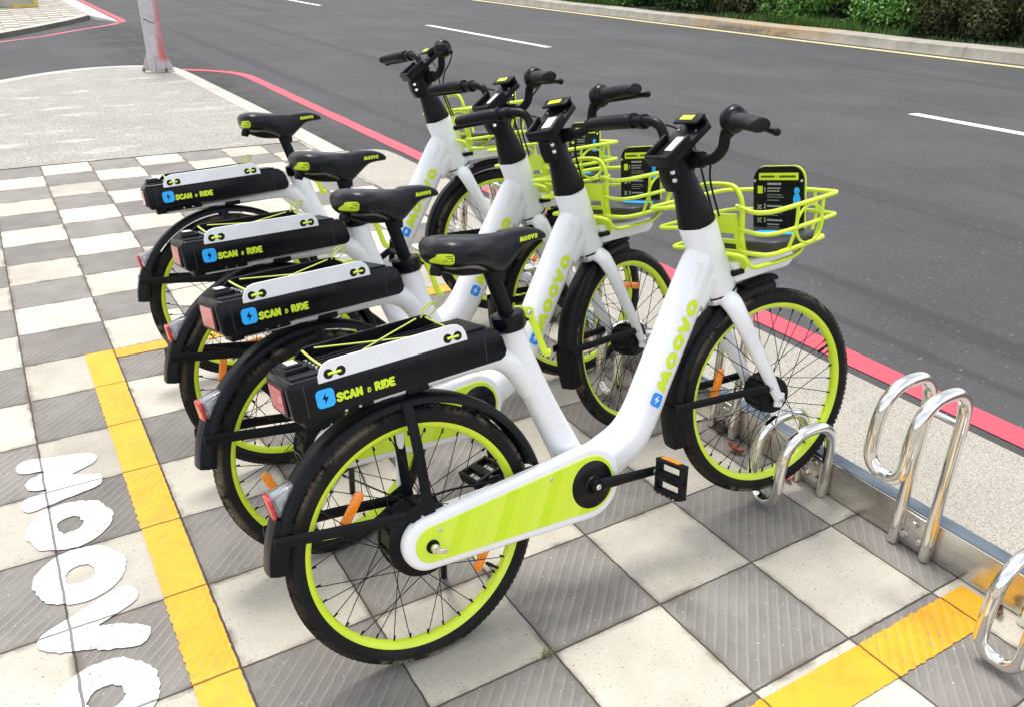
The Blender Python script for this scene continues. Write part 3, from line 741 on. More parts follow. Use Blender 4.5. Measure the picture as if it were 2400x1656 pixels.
def make_wheel(root, front):
    off = Vector((WB if front else 0, 0, WR))
    mb = MB(); mb.lathe([(.2545, .0125), (.2545, .0145), (.250, .0148), (.238, .0128), (.231, .007), (.2292, 0), (.231, -.007), (.238, -.0128), (.250, -.0148), (.2545, -.0145), (.2545, -.0125), (.246, -.010), (.246, .010)], 96, closed=True)
    rim = P_(mb, 'wheel', M['lime'], root); rim.location = off
    mb = MB(); seg = 20; prof = []
    for k in range(seg):
        a = 2*PI*k/seg; prof.append((.2590+.0202*math.cos(a), .0205*math.sin(a)))
    mb.lathe(prof, 128, closed=True)
    for k in range(120):
        a = 2*PI*k/120
        for yy, da, tl in ((-.0130, 0, -.6), (-.0045, .5, -.15), (.0045, 0, .15), (.0130, .5, .6)):
            b = a+da*2*PI/120; rk = .2590+.0202*math.sqrt(max(0, 1-(yy/.0205)**2))
            m4 = Matrix.Rotation(-b, 4, 'Y') @ Matrix.Translation((rk, yy, 0)) @ Matrix.Rotation(tl, 4, 'Z')
            mb.box((0, 0, 0), (.0036, .0068, .0090), 0); vs = mb.bm.verts[:] ; vs = vs[-8:]
            bmesh.ops.transform(mb.bm, matrix=m4, verts=vs)
    P_(mb, 'tyre', M['tyre'], rim)
    hr, hw = (.048, .036) if front else (.079, .033)
    mb = MB(); mb.lathe([(0, -hw-.006), (hr*.55, -hw-.006), (hr*.62, -hw-.002), (hr*.94, -hw), (hr, -hw+.004), (hr, -hw+.010), (hr*.96, -hw+.012), (hr*.96, hw-.012), (hr, hw-.010), (hr, hw-.004), (hr*.94, hw), (hr*.5, hw+.006), (0, hw+.006)], 40)
    for k in range(12):
        a = 2*PI*k/12; mb.box((hr*.97*math.cos(a), 0, hr*.97*math.sin(a)), (.008, 2*hw-.02, .008), .001, rot=(0, -a, 0))
    P_(mb, 'hub', M['black'], rim)
    mb = MB(); mb.lathe([(0, -.062), (.005, -.062), (.0055, -.03), (.0055, .03), (.005, .064), (0, .064)], 12); P_(mb, 'axle', M['steel'], rim)
    # 36 spokes, laced: one mesh, 36 objects
    N = 36; sp = None
    for k in range(N):
        s = 1 if k % 2 else -1; cr = 1 if (k//2) % 2 else -1
        key = (s, cr)
        if sp is None: sp = {}
        if key not in sp:
            a = R(cr*34); p0 = Vector((hr*.96*math.cos(a), s*(hw-.006), hr*.96*math.sin(a))); p1 = Vector((.2315, s*.002, 0))
            mb = MB(); mb.tube([p0, p1], .00105, 6, 0); mb.tube([p1-Vector((.012, 0, 0)), p1], .0022, 6, 0)
            o = P_(mb, 'spoke', M['gloss_black'], rim); sp[key] = o
        else:
            o = sp[key].copy(); COL.objects.link(o); o.parent = rim
        o.rotation_euler = (0, -2*PI*(k+.5)/N, 0)
    for ang, lift in ((R(-36), .176), (R(141), .165)) if not front else ((R(158), .168),):
        mb = MB(); mb.prism([(-.043, -.006), (-.038, -.0095), (.038, -.0095), (.043, -.006), (.043, .006), (.036, .0105), (-.036, .0105), (-.043, .006)], -.005, .005, .003)
        m = Matrix.Rotation(-ang, 4, 'Y') @ Matrix.Translation((lift, 0, 0)) @ Matrix.Rotation(R(90), 4, 'Y')
        mb.xform(m); P_(mb, 'spoke_reflector', M['orange'], rim)
    mb = MB(); mb.tube([(.232, 0, 0), (.205, 0, 0)], [.0035, .0028], 8, 0); mb.tube([(.214, 0, 0), (.196, 0, 0)], .0042, 8, 0)
    mb.xform(Matrix.Rotation(R(-20 if front else 42), 4, 'Y')); P_(mb, 'valve', M['rubber'], rim)
    if front: STEER.append(rim.name)
    return rim

def arc_guard(mb, c, r, a0, a1, hw, depth, th, n=40, taper=True):
    rings = []
    prof = [(-hw, -depth), (-hw*.98, -depth*.45), (-hw*.72, -.0015), (-hw*.3, 0), (hw*.3, 0), (hw*.72, -.0015), (hw*.98, -depth*.45), (hw, -depth)]
    prof += [(y*(1-th/hw), d-th*(.0 if abs(y) > .9*hw else 1)) for y, d in reversed(prof)]
    for i in range(n+1):
        a = a0+(a1-a0)*i/n
        rings.append([(c[0]+(r+d)*math.cos(a), y, c[1]+(r+d)*math.sin(a)) for y, d in prof])
    mb.grid(rings); return mb

def ell_y(px, pz, ax, az, bx, bz, rx, ry):
    """half-thickness in y of the elliptical down tube above point (px,pz)"""
    d = Vector((bx-ax, bz-az)).normalized(); q = Vector((px-ax, pz-az)); n = abs(q.x*-d.y + q.y*d.x)
    return ry*math.sqrt(max(0., 1-(n/rx)**2))

def make_bicycle():
    root = empty('bicycle')
    rear = make_wheel(root, False); front = make_wheel(root, True)
    # --- frame: one continuous white frame
    mb = MB()
    mb.tube([(.862, 0, .708), (.825, 0, .665), (.760, 0, .575), (.664, 0, .440), (.618, 0, .374), (.570, 0, .326), (.505, 0, .299), (.405, 0, .284)],
            [.050, .0515, .0515, .051, .052, .054, .056, .050], 28, 8, ry=[.036, .0365, .0365, .0365, .038, .040, .040, .036])
    mb.tube([(.286, 0, .690), (.291, 0, .660), (.304, 0, .600), (.322, 0, .540), (.352, 0, .450), (.384, 0, .365), (.405, 0, .300)],
            [.0295, .030, .0315, .032, .034, .037, .040], 24, 8, ry=[.0295, .029, .029, .029, .029, .030, .030])
    mb.tube([(-.165, 0, .612), (.0, 0, .611), (.12, 0, .612), (.19, 0, .616), (.240, 0, .614), (.278, 0, .594), (.304, 0, .560), (.322, 0, .520)],
            [.010, .011, .014, .019, .025, .030, .032, .030], 18, 8, ry=[.018, .018, .019, .021, .024, .027, .028, .026])
    # head tube
    d = AXD; hb = Vector((.9005, 0, .6045))
    Lh = (AX0-hb).length
    prof = [(.0, 0), (.044, 0), (.0465, .003), (.0465, .02), (.0475, .09), (.0485, Lh-.004), (.046, Lh), (0, Lh)]
    rot = Vector((0, 0, 1)).rotation_difference(d).to_matrix()
    mh = Matrix.Translation(hb) @ rot.to_4x4() @ Matrix.Diagonal((1, .86, 1, 1))
    mb.lathe(prof, 40, 'Z', mat=mh)
    # gusset between head tube and down tube
    mb.tube([(.872, 0, .655), (.842, 0, .640), (.80, 0, .60)], [.045, .048, .046], 20, 6, ry=[.034, .034, .033])
    # bottom bracket and stays
    mb.lathe([(0, -.04), (.042, -.04), (.044, -.03), (.044, .038), (.040, .045), (0, .045)], 32, c=(.405, 0, .281))
    mb.tube([(.40, .030, .285), (.30, .052, .288), (.12, .060, .292), (-.004, .060, .294)], [.020, .018, .016, .013], 14, 6)
    mb.tube([(.40, -.020, .285), (.30, -.030, .30), (.12, -.034, .312), (-.0, -.036, .306)], [.018, .014, .010, .008], 12, 6)
    mb.tube([(.0, .060, .300), (.012, .058, .42), (.02, .040, .52)], [.011, .011, .009], 12, 5, ry=[.006, .006, .005])
    mb.box((.006, .060, .293), (.05, .008, .045), .003)
    frame = P_(mb, 'frame', M['white'], root, R(50))
    # --- chain case
    cc = MB(); cc.prism(capsule(-.002, .298, .0575, .400, .2835, .0875, 26), -.067, -.036, .011, 4)
    case = P_(cc, 'chain_case', M['white'], root, R(40))
    mb = MB(); mb.prism(capsule(.002, .2975, .0385, .400, .283, .0665, 26), -.0695, -.066, .0012, 1); P_(mb, 'lime_panel', M['panel'], case)
    mb = MB(); mb.lathe([(.0, -.079), (.020, -.079), (.023, -.074), (.030, -.0735), (.052, -.0715), (.056, -.0695), (.056, -.066)], 40, c=(.404, 0, .281)); P_(mb, 'crank_shroud', M['gloss_black'], case)
    mb = MB(); mb.lathe([(.0145, -.0685), (.0145, -.0712), (.0, -.0712)], 24, c=(.0, 0, .295)); P_(mb, 'axle_hole', M['rubber'], case)
    mb = MB(); mb.lathe([(.0, -.094), (.0045, -.094), (.0055, -.091), (.0055, -.086), (.0095, -.085), (.0095, -.078), (.006, -.077), (.006, -.072)], 10, c=(.0, 0, .295), smooth=False)
    mb.box((.012, -.088, .287), (.022, .006, .010), .002, rot=(0, R(20), 0)); P_(mb, 'axle_nut', M['steel'], case)
    for x, z in ((.022, .324), (.298, .333)):
        mb = MB(); mb.lathe([(.0, -.0722), (.003, -.0722), (.0045, -.0708), (.0045, -.069)], 12, c=(x, 0, z)); P_(mb, 'screw', M['steel'], case)
    # --- cranks and pedals
    for side in (-1, 1):
        ca = R(-7) if side < 0 else R(173); Lc = .163
        end = Vector((.405+Lc*math.cos(ca), side*.088, .281+Lc*math.sin(ca))); st = Vector((.405, side*.081, .281))
        mb = MB(); mb.tube([st + (st-end)*.08, st, (st+end)/2, end, end+(end-st)*.06], [.012, .0155, .0125, .0115, .009], 12, 3, ry=[.005, .0075, .0065, .0065, .005])
        mb.lathe([(0, -.010), (.016, -.010), (.018, 0), (.016, .010), (0, .010)], 20, c=(.405, side*.082, .281))
        crank = P_(mb, 'crank', M['black'], root, R(45)); crank['end'] = tuple(end)
        mb = MB(); mb.lathe([(0, -.002), (.005, -.002), (.007, 0), (.007, .003)], 12, c=(.405, side*.0925, .281)); P_(mb, 'crank_bolt', M['steel'], crank)
        mb = MB(); y0, y1 = .0, .088
        mb.box((0, .005, 0), (.076, .010, .022), .004); mb.box((0, y1-.005, 0), (.066, .010, .022), .004)
        mb.box((.036, .044, 0), (.010, .088, .024), .004); mb.box((-.036, .044, 0), (.010, .088, .024), .004)
        mb.box((0, .044, 0), (.024, .088, .020), .006)
        for k in range(5): mb.box((-.041, .014+k*.015, 0), (.004, .006, .022), .001)
        if side < 0: m = Matrix.Translation((end.x-.001, -.104, end.z)) @ Matrix.Rotation(R(-78), 4, 'Y') @ Matrix.Diagonal((1, -1, 1, 1))
        else: m = Matrix.Translation((end.x, .104, end.z)) @ Matrix.Rotation(R(-12), 4, 'Y')
        mb.xform(m); pd = P_(mb, 'pedal', M['black'], crank, R(40))
        mb = MB(); mb.box((.0418, .042, 0), (.004, .056, .013), .001); mb.xform(m); P_(mb, 'pedal_reflector', M['orange'], crank)
        mb = MB(); mb.tube([(end.x, end.y, end.z), (end.x, side*.19, end.z)], .006, 10, 0); P_(mb, 'pedal_axle', M['grey'], crank)
    # --- rear guard, stays, tail light
    mb = MB(); arc_guard(mb, (0, WR), .3085, R(9), R(168), .032, .020, .003, 60)
    guard = P_(mb, 'mudguard', M['black'], root, R(50))
    mb = MB(); arc_guard(mb, (0, WR), .316, R(151), R(171.5), .030, .036, .005, 14); P_(mb, 'mud_flap', M['black'], guard)
    for s in (-1, 1):
        for pts in ([(-.292, s*.035, .408), (-.15, s*.047, .387), (.006, s*.050, .360)], [(.016, s*.034, .592), (.016, s*.046, .50), (.014, s*.050, .352)]):
            mb = MB(); mb.tube(pts, .0115, 8, 4, ry=.0028, up=(0, 1, 0)); P_(mb, 'stay', M['black'], guard, R(30))
        mb = MB(); mb.prism([(-.035, .356), (-.035, .376), (.004, .390), (.027, .388), (.027, .340), (.004, .335)], s*.0495, s*.0535, .001, 1); P_(mb, 'stay_plate', M['black'], guard)
        for x, z in ((-.004, .357), (.018, .352)):
            mb = MB(); mb.lathe([(0, s*.0565), (.0035, s*.0565), (.005, s*.054), (.005, s*.050)], 12, c=(x, 0, z)); P_(mb, 'stay_bolt', M['steel'], guard)
    mb = MB(); mb.prism([(-.215, .500), (-.258, .470), (-.268, .425), (-.245, .425), (-.20, .475)], -.014, .014, .004); P_(mb, 'light_bracket', M['black'], guard)
    mb = MB(); mb.prism([(-.228, .503), (-.276, .489), (-.272, .446), (-.256, .444), (-.232, .474)], -.019, .019, .005, 3); tl = P_(mb, 'tail_light', M['clear'], root, R(30))
    mb = MB(); mb.prism([(-.2755, .490), (-.2835, .487), (-.279, .443), (-.2715, .445)], -.019, .019, .003, 2); P_(mb, 'red_lens', M['red'], tl)
    mb = MB(); mb.prism([(-.238, .492), (-.268, .481), (-.265, .455), (-.255, .452)], -.012, .012, .003, 2); P_(mb, 'reflector_core', M['grey'], tl)
    # --- brake unit on the left of the rear hub, rack bracket
    mb = MB(); mb.lathe([(0, .054), (.035, .054), (.046, .050), (.046, .040), (0, .040)], 30, c=(0, 0, WR)); mb.box((.055, .062, .325), (.05, .022, .03), .006); mb.tube([(.075, .062, .335), (.13, .062, .33), (.22, .055, .315)], .003, 8)
    P_(mb, 'brake_drum', M['black'], root)
    mb = MB(); mb.box((-.015, 0, .599), (.030, .034, .016), .003); mb.box((.05, 0, .606), (.05, .045, .014), .004); P_(mb, 'rack_bracket', M['black'], root)
    mb = MB(); mb.box((-.115, -.0, .617), (.13, .075, .012), .003)
    mb.box((-.178, -.025, .618), (.03, .05, .02), .004); P_(mb, 'rack_plate', M['black'], root)
    for x in (-.108, -.080):
        mb = MB(); mb.lathe([(0, -.0415), (.003, -.0415), (.0042, -.039), (.0042, -.036)], 10, c=(x, 0, .617)); P_(mb, 'rack_bolt', M['steel'], root)
    # --- battery box with carrier plates
    mb = MB(); mb.prism([(-.214, .634), (-.206, .626), (.222, .626), (.234, .631), (.240, .643), (.2345, .670), (.226, .687), (.210, .6985), (-.206, .7045), (-.216, .694)], -.066, .066, .005, 3)
    box = P_(mb, 'battery_box', M['gloss_black'], root, R(22))
    mb = MB(); mb.prism([(-.203, .708), (.20, .703), (.20, .698), (-.203, .7025)], -.058, .058, .001)
    for k in range(5): mb.box((.005, -.036+k*.018, .7078), (.29, .007, .004), .0012)
    P_(mb, 'deck', M['black'], box)
    mb = MB(); mb.box((-.178, .006, .711), (.046, .060, .012), .003); mb.box((-.181, .006, .7185), (.034, .044, .005), .002); mb.box((-.150, .006, .708), (.006, .07, .005), .001)
    P_(mb, 'latch', M['black'], box)
    mb = MB(); mb.box((-.180, .006, .7218), (.020, .030, .001), .0); P_(mb, 'latch_label', M['label'], box)
    for yy in (-.03, -.01, .012, .034):
        mb = MB(); mb.lathe([(0, .7125), (.003, .7125), (.004, .710), (.004, .706)], 10, 'Z', c=(-.143, yy, 0)); P_(mb, 'deck_bolt', M['steel'], box)
    mb = MB(); mb.prism(rrect(-.048, .636, .050, .694, .009), -.2185, -.2145, .001, 1, 'YZ'); P_(mb, 'reflector_bezel', M['black'], box)
    mb = MB(); mb.prism(rrect(-.038, .642, .040, .688, .006), -.2200, -.2170, .0006, 1, 'YZ'); P_(mb, 'rear_reflector', M['red'], box)
    for xs in (-.186, .189):
        mb = MB(); mb.box((xs, -.0662, .664), (.0014, .0016, .062), .0); P_(mb, 'seam', M['tray'], box)
    for s in (-1, 1):
        pl = [(-.158, .690), (-.157, .703), (-.151, .716), (-.141, .7245), (-.128, .728), (.120, .728), (.134, .725), (.144, .717), (.1495, .705), (.151, .690)]
        mb = MB(); mb.prism(pl, s*.0668, s*.0708, .0008, 1); pt = P_(mb, 'carrier_plate', M['white'] if s < 0 else M['black'], root, R(30), 'white carrier plate' if s < 0 else 'black carrier plate')
        mb = MB(); mb.prism([(x*.995, z-.0008) for x, z in pl], s*.0640, s*.0666, .0004, 1); P_(mb, 'plate_lining', M['black'], pt)
        for x in (-.137, -.113, .108, .130):
            mb = MB(); mb.lathe([(0, s*.0714), (.0065, s*.0714), (.0085, s*.0718), (.0092, s*.0712), (.0092, s*.0700)], 20, c=(x, 0, .7035)); P_(mb, 'eyelet', M['rubber'], pt)
        for xa in (-.137, .108):
            mb = MB(); mb.tube([(xa-.001, s*.0716, .703), (xa+.006, s*.0738, .7042), (xa+.012, s*.0744, .7038), (xa+.018, s*.0738, .7042), (xa+.023, s*.0716, .7035)], [.0028, .0026, .0018, .0026, .0028], 8); P_(mb, 'cord_knot', M['lime_flat'], pt)
    mb = MB(); zc = .716
    mb.tube([(-.113, .064, zc+.006), (.0, .005, zc), (.108, -.064, zc-.002)], .0018, 8)
    mb.tube([(-.113, -.064, zc-.004), (.0, .002, zc+.003), (.108, .064, zc+.008)], .0018, 8)
    mb.tube([(-.137, .064, zc+.006), (-.138, .0, zc), (-.137, -.064, zc-.004)], .0024, 8)
    mb.tube([(.130, .064, zc+.006), (.131, .0, zc), (.130, -.064, zc-.004)], .0022, 8)
    mb.tube([(.118, .060, zc+.008), (.128, .055, zc+.030), (.148, .050, zc+.036), (.150, .048, zc+.022), (.128, .054, zc+.006)], .0018, 8)
    mb.tube([(.118, .060, zc+.008), (.138, .065, zc+.024), (.163, .058, zc+.034)], .0018, 8)
    P_(mb, 'bungee_cord', M['cord'], root)
    # --- lettering on the box
    mb = MB(); mb.prism(rrect(-.1675, .6425, -.1325, .6775, .009), -.0674, -.0664); P_(mb, 'logo_badge', M['dark_blue'], box)
    mb = MB(); mb.poly([(-.1675+.0085+p*.018, -.0677, .6425+.0065+q*.022) for p, q in BOLT]); P_(mb, 'lightning_mark', M['gloss_black'], box, None)
    mb = MB(); lettering(mb, 'SCAN & RIDE', .0165, lambda u, v, k: (-.1295+u, -.0668-k, .6465+v-.012*u), t=.29, gap=.06, width=.1165); P_(mb, 'lettering', M['lime_flat'], box, None)
    # --- seat post, clamp, lever, saddle
    mb = MB(); mb.tube([(.296, 0, .66), (.2625, 0, .80)], .0165, 20, 0); P_(mb, 'seat_post', M['black'], root)
    ct = Vector((.283-.27, 0, -.14)).normalized()
    rotc = Vector((0, 0, 1)).rotation_difference(Vector((-.0925, 0, .9957))).to_matrix().to_4x4()
    mb = MB(); mb.lathe([(.017, .018), (.030, .018), (.0365, .014), (.0375, 0), (.0365, -.014), (.033, -.019), (.029, -.020)], 32, 'Z', mat=Matrix.Translation((.289, 0, .684)) @ rotc)
    mb.box((.322, -.004, .686), (.024, .026, .026), .006); clamp = P_(mb, 'seat_clamp', M['gloss_black'], root)
    mb = MB(); mb.tube([(.333, -.012, .692), (.343, -.012, .665), (.354, -.012, .625), (.362, -.012, .597), (.374, -.012, .590)], [.0105, .0085, .0078, .0085, .0085], 12, 6, ry=[.005, .004, .004, .004, .005])
    mb.lathe([(0, -.006), (.012, -.006), (.013, 0), (.012, .006), (0, .006)], 24, c=(.333, -.012, .692)); lv = P_(mb, 'quick_release', M['lime'], root)
    mb = MB(); mb.lathe([(0, -.0215), (.004, -.0215), (.0065, -.019), (.0065, -.016)], 14, c=(.333, 0, .692)); P_(mb, 'release_nut', M['steel'], lv)
    mb = MB(); mb.tube([(.322, -.02, .700), (.326, .0, .702), (.322, .02, .700)], .005, 10); P_(mb, 'release_strap', M['lime'], lv)
    secs = [(.128, .8720, .8560, .012, .50), (.131, .8800, .8480, .036, .55), (.139, .8865, .8350, .059, .6), (.154, .8900, .8250, .074, .62), (.176, .8890, .8200, .079, .62), (.202, .8845, .8160, .073, .60),
            (.232, .8800, .8060, .058, .56), (.260, .8765, .7930, .042, .50), (.288, .8745, .7920, .033, .50), (.316, .8735, .8100, .027, .52), (.345, .8715, .8300, .0245, .55), (.370, .8670, .8350, .0225, .55), (.390, .8590, .8360, .019, .55), (.402, .8500, .8370, .012, .55), (.4055, .8440, .8385, .004, .55)]
    def dense(a, n=4):
        V = [Vector((x, zt, zb)) for x, zt, zb, h, e in a]; H = [Vector((h, e, 0)) for x, zt, zb, h, e in a]
        A = catmull(V, n); B = catmull(H, n); return [(p.x, p.y, p.z, max(.002, q.x), q.y) for p, q in zip(A, B)]
    mb = MB(); rings = []
    for x, zt, zb, h, e in dense(secs):
        zm = zt - (zt-zb)*.42; r = []
        for k in range(32):
            a = 2*PI*k/32; c, s = math.cos(a), math.sin(a)
            y = h*math.copysign(abs(c)**.85, c)
            z = zm + ((zt-zm)*abs(s)**.8 if s >= 0 else -(zm-zb)*abs(s)**e)
            dip = .006*math.exp(-(y/.016)**2) if x < .30 and s > 0 else 0
            r.append((x, y, z-dip*min(1, (x-.1)/.05)))
        rings.append(r)
    mb.grid(rings); sad = P_(mb, 'saddle', M['saddle'], root, R(60))
    mb = MB(); mb.tube([(.274, 0, .775), (.271, 0, .80), (.262, 0, .825)], [.019, .024, .034], 18, 4, ry=[.018, .022, .030]); mb.tube([(.262, 0, .812), (.20, 0, .822), (.150, 0, .842)], [.02, .022, .020], 12, 4, ry=[.016, .022, .026]); mb.tube([(.160, 0, .838), (.143, 0, .826), (.138, 0, .814)], [.014, .014, .011], 10, 4)
    P_(mb, 'saddle_base', M['rubber'], sad)
    # saddle badge and lettering follow the cover
    def side_y(x, z):
        D = dense(secs); best = min(D, key=lambda q: abs(q[0]-x)); _, zt, zb, h, e = best; zm = zt-(zt-zb)*.42
        if z >= zm: s = min(1., ((z-zm)/max(1e-4, zt-zm)))**(1/.8)
        else: s = min(1., ((zm-z)/max(1e-4, zm-zb)))**(1/e)
        return h*max(0., 1-s*s)**.425
    mb = MB(); cen = (.1405, .8525); out_ = rrect(.1305, .8415, .1515, .8635, .006, 5)
    def sb(x, z, k=.0012): z2 = z - .004*((x-.1305)/.030); return (x-.0014, -side_y(x, z2)-k, z2)
    loops = [[sb(cen[0]+(px_-cen[0])*f, cen[1]+(pz_-cen[1])*f) for px_, pz_ in out_] for f in (1, .8, .6, .4, .2)]
    V = [[mb.bm.verts.new(p) for p in lp] for lp in loops]; c0 = mb.bm.verts.new(sb(*cen)); n = len(out_)
    for p, q in zip(V, V[1:]):
        for i in range(n): mb.bm.faces.new((p[i], p[(i+1) % n], q[(i+1) % n], q[i])).smooth = True
    for i in range(n): mb.bm.faces.new((V[-1][i], V[-1][(i+1) % n], c0)).smooth = True
    P_(mb, 'saddle_badge', M['lime_flat'], sad, R(60))
    mb = MB()
    for zz, xa, xb in ((.859, .139, .149), (.8545, .1405, .148), (.8495, .136, .149)):
        pts = []
        for j in range(5):
            x = xa+(xb-xa)*j/4
            pts.append((x-.0014, -side_y(x, zz-.004*((x-.1305)/.030))-.0013, zz-.004*((x-.1305)/.030)))
        mb.tube(pts, .0011 if zz > .86 else .0008, 6, 2)
    P_(mb, 'badge_text', M['text_dark'], sad)
    mb = MB(); lettering(mb, 'MOOVO', .0105, lambda u, v, k: (.328+u, -side_y(.328+u, .8445+v)-.0009-k, .8445+v), t=.30, gap=.04, width=.047); P_(mb, 'saddle_lettering', M['lime_flat'], sad, None)
    # --- kickstand
    mb = MB(); mb.tube([(.085, .062, .285), (.098, .110, .20), (.125, .214, .020)], [.011, .009, .008], 10, 4); mb.lathe([(0, .016), (.017, .014), (.020, .006), (.020, .0), (0, .0)], 18, 'Z', c=(.127, .218, .006)); mb.box((.08, .064, .29), (.05, .018, .03), .004)
    P_(mb, 'kickstand', M['black'], root)
    # --- lettering on the down tube
    A, B = (.625, .385), (.79, .620)
    # centre line of the tube side between these points
    A = (.6285, .389); B = (.760, .575); dx, dz = B[0]-A[0], B[1]-A[1]; LL = math.hypot(dx, dz); dx, dz = dx/LL, dz/LL; nx, nz_ = -dz, dx
    bvh_bm = bmesh.new(); bvh_bm.from_mesh(frame.data); bvh = BVHTree.FromBMesh(bvh_bm); bvh_bm.free()
    def dt(u, v, k):
        x = .636+dx*u+nx*v; z = .3995+dz*u+nz_*v
        hit = bvh.ray_cast(Vector((x, -.3, z)), Vector((0, 1, 0)))[0]
        return (x, (hit.y if hit else -.03)-.0010-k, z)
    mb = MB(); mb2 = rrect(-.012, -.0155, .021, .0175, .008)
    ring = [dt(u, v-.002, 0) for u, v in mb2]; c0 = dt(.0045, -.001, 0)
    bm = mb.bm; vs = [bm.verts.new(p) for p in ring]; cv = bm.verts.new(c0)
    for a, b in zip(vs, vs[1:]+vs[:1]): bm.faces.new((cv, a, b))
    P_(mb, 'frame_badge', M['blue'], root, None)
    mb = MB(); mb.poly([dt(-.012+.0035+q*.026, .0175-.0045-p*.024, .0009) for p, q in [(a, b) for a, b in BOLT]]); P_(mb, 'frame_lightning_mark', M['label'], root, None)
    mb = MB(); lettering(mb, 'MOOVO', .034, lambda u, v, k: dt(.0285+u, v-.018, k), t=.30, gap=.07, width=.232); P_(mb, 'frame_lettering', M['lime_flat'], root, None)
    mb = MB(); rnd = random.Random(4)
    for k in range(7):
        u0 = .292+k*.0085; a = rnd.uniform(.008, .018)
        for j in range(6):
            v = .004+a*j/6
            mb.poly([dt(u0, .014+a*j/5-.002, .0002), dt(u0+.0016, .014+a*j/5-.002, .0002), dt(u0+.0016, .014+a*(j+.7)/5-.002, .0002), dt(u0, .014+a*(j+.7)/5-.002, .0002)])
    P_(mb, 'small_print', M['faint'], root, None)
    # --- fork
    mb = MB()
    hbv = hb - AXD*.004
    mb.lathe([(0, 0), (.0445, 0), (.045, -.004), (.043, -.012), (.036, -.020), (.0, -.022)], 32, 'Z', mat=Matrix.Translation(hbv) @ rot.to_4x4() @ Matrix.Diagonal((1, .86, 1, 1)))
    for s in (-1, 1):
        mb.tube([(.902, s*.022, .594), (.908, s*.044, .576), (.924, s*.054, .535), (.955, s*.057, .465), (.998, s*.056, .375), (1.036, s*.054, .292)], [.026, .0265, .0235, .021, .018, .013], 16, 6, ry=[.022, .018, .0155, .0145, .013, .009])
        mb.box((1.037, s*.054, .290), (.026, .010, .040), .004, rot=(0, R(18), 0))
    fk = P_(mb, 'fork', M['white'], root, R(45)); STEER.append(fk.name)
    mb = MB(); mb.lathe([(.030, -.0035), (.0468, -.0035), (.0470, -.0005), (.030, -.0005)], 36, 'Z', mat=Matrix.Translation(hb) @ rot.to_4x4() @ Matrix.Diagonal((1, .87, 1, 1)), closed=True); P_(mb, 'bearing_seal', M['rubber'], fk)
    for s in (-1, 1):
        mb = MB(); mb.lathe([(0, s*.070), (.0045, s*.070), (.0055, s*.066), (.009, s*.065), (.009, s*.058)], 10, c=(1.039, 0, WR)); P_(mb, 'axle_nut', M['steel'], fk)
    mb = MB(); mb.box((.868, 0, .585), (.022, .034, .018), .004); mb.lathe([(0, -.02), (.004, -.02), (.005, -.017), (.005, .017), (0, .02)], 10, c=(.866, 0, .585)); P_(mb, 'guard_mount', M['grey'], fk)
    # --- front guard
    mb = MB(); arc_guard(mb, (WB, WR), .3125, R(87), R(178), .032, .022, .003, 50)
    fg = P_(mb, 'mudguard', M['black'], root, R(50)); STEER.append(fg.name)
    mb = MB(); arc_guard(mb, (WB, WR), .321, R(84), R(103), .021, .012, .003, 10); P_(mb, 'guard_tip', M['black'], fg)
    mb = MB(); arc_guard(mb, (WB, WR), .320, R(171), R(192), .031, .036, .005, 14); P_(mb, 'mud_flap', M['black'], fg)
    for s in (-1, 1):
        mb = MB(); mb.tube([(.728, s*.035, .344), (.83, s*.050, .343), (.93, s*.054, .338), (1.004, s*.060, .334)], .0105, 8, 4, ry=.0028, up=(0, 1, 0)); P_(mb, 'stay', M['black'], fg, R(30))
        mb = MB(); mb.lathe([(0, s*.069), (.0035, s*.069), (.005, s*.066), (.005, s*.061)], 10, c=(1.003, 0, .334)); P_(mb, 'stay_bolt', M['steel'], fg)
    # --- stem, handlebar, holder
    mb = MB(); mb.lathe([(0, -.004), (.0445, -.004), (.0455, .0), (.041, .03), (.0345, .07), (.029, .11), (.0265, .15), (.0255, .162), (0, .162)], 36, 'Z', mat=Matrix.Translation(AX0) @ rot.to_4x4())
    mb.prism([(.772, .868), (.757, .896), (.752, .925), (.762, .945), (.826, .962), (.850, .956), (.854, .934), (.834, .916), (.816, .880)], -.020, .020, .006, 3)
    mb.lathe([(0, -.05), (.0185, -.05), (.0195, -.044), (.0195, .044), (.0185, .05), (0, .05)], 20, 'Y', c=(.829, 0, .938))
    stem = P_(mb, 'stem', M['black'], root, R(40)); BAR.append(stem.name)
    for x, z in ((.7645, .918), (.7690, .899)):
        mb = MB(); mb.lathe([(0, -.0245), (.0045, -.0245), (.0065, -.022), (.0065, -.018)], 14, c=(x, 0, z)); P_(mb, 'stem_bolt', M['steel'], stem)
    mb = MB(); bp = []
    GY = {-1: -.018, 1: .012}
    half = [(.828, .0, .938), (.829, .046, .937), (.835, .080, .941), (.843, .102, .962), (.845, .110, .990), (.843, .124, 1.012), (.836, .150, 1.022), (.820, .200, 1.025), (.784, .290, 1.023)]
    pts = [(x, -y, z) for x, y, z in reversed(half[1:])] + half
    mb.tube(pts, .0125, 14, 6); hbar = P_(mb, 'handlebar', M['black'], root); BAR.append(hbar.name)
    for s in (-1, 1):
        g = GY[s]
        mb = MB(); mb.tube([(.820, s*(.196+g), 1.025), (.814, s*(.206+g), 1.0255), (.799, s*(.248+g), 1.0255), (.785, s*(.288+g), 1.024), (.775, s*(.308+g), 1.023), (.773, s*(.313+g), 1.023)], [.014, .0180, .0195, .0225, .0225, .018], 18, 5, ry=[.014, .0175, .0165, .0160, .0150, .010], up=(0, 0, 1))
        mb.lathe([(.014, -.006), (.0195, -.005), (.0195, .005), (.014, .006)], 20, 'Y', c=(.823, s*(.190+g), 1.025))
        P_(mb, 'grip', M['rubber'], hbar)
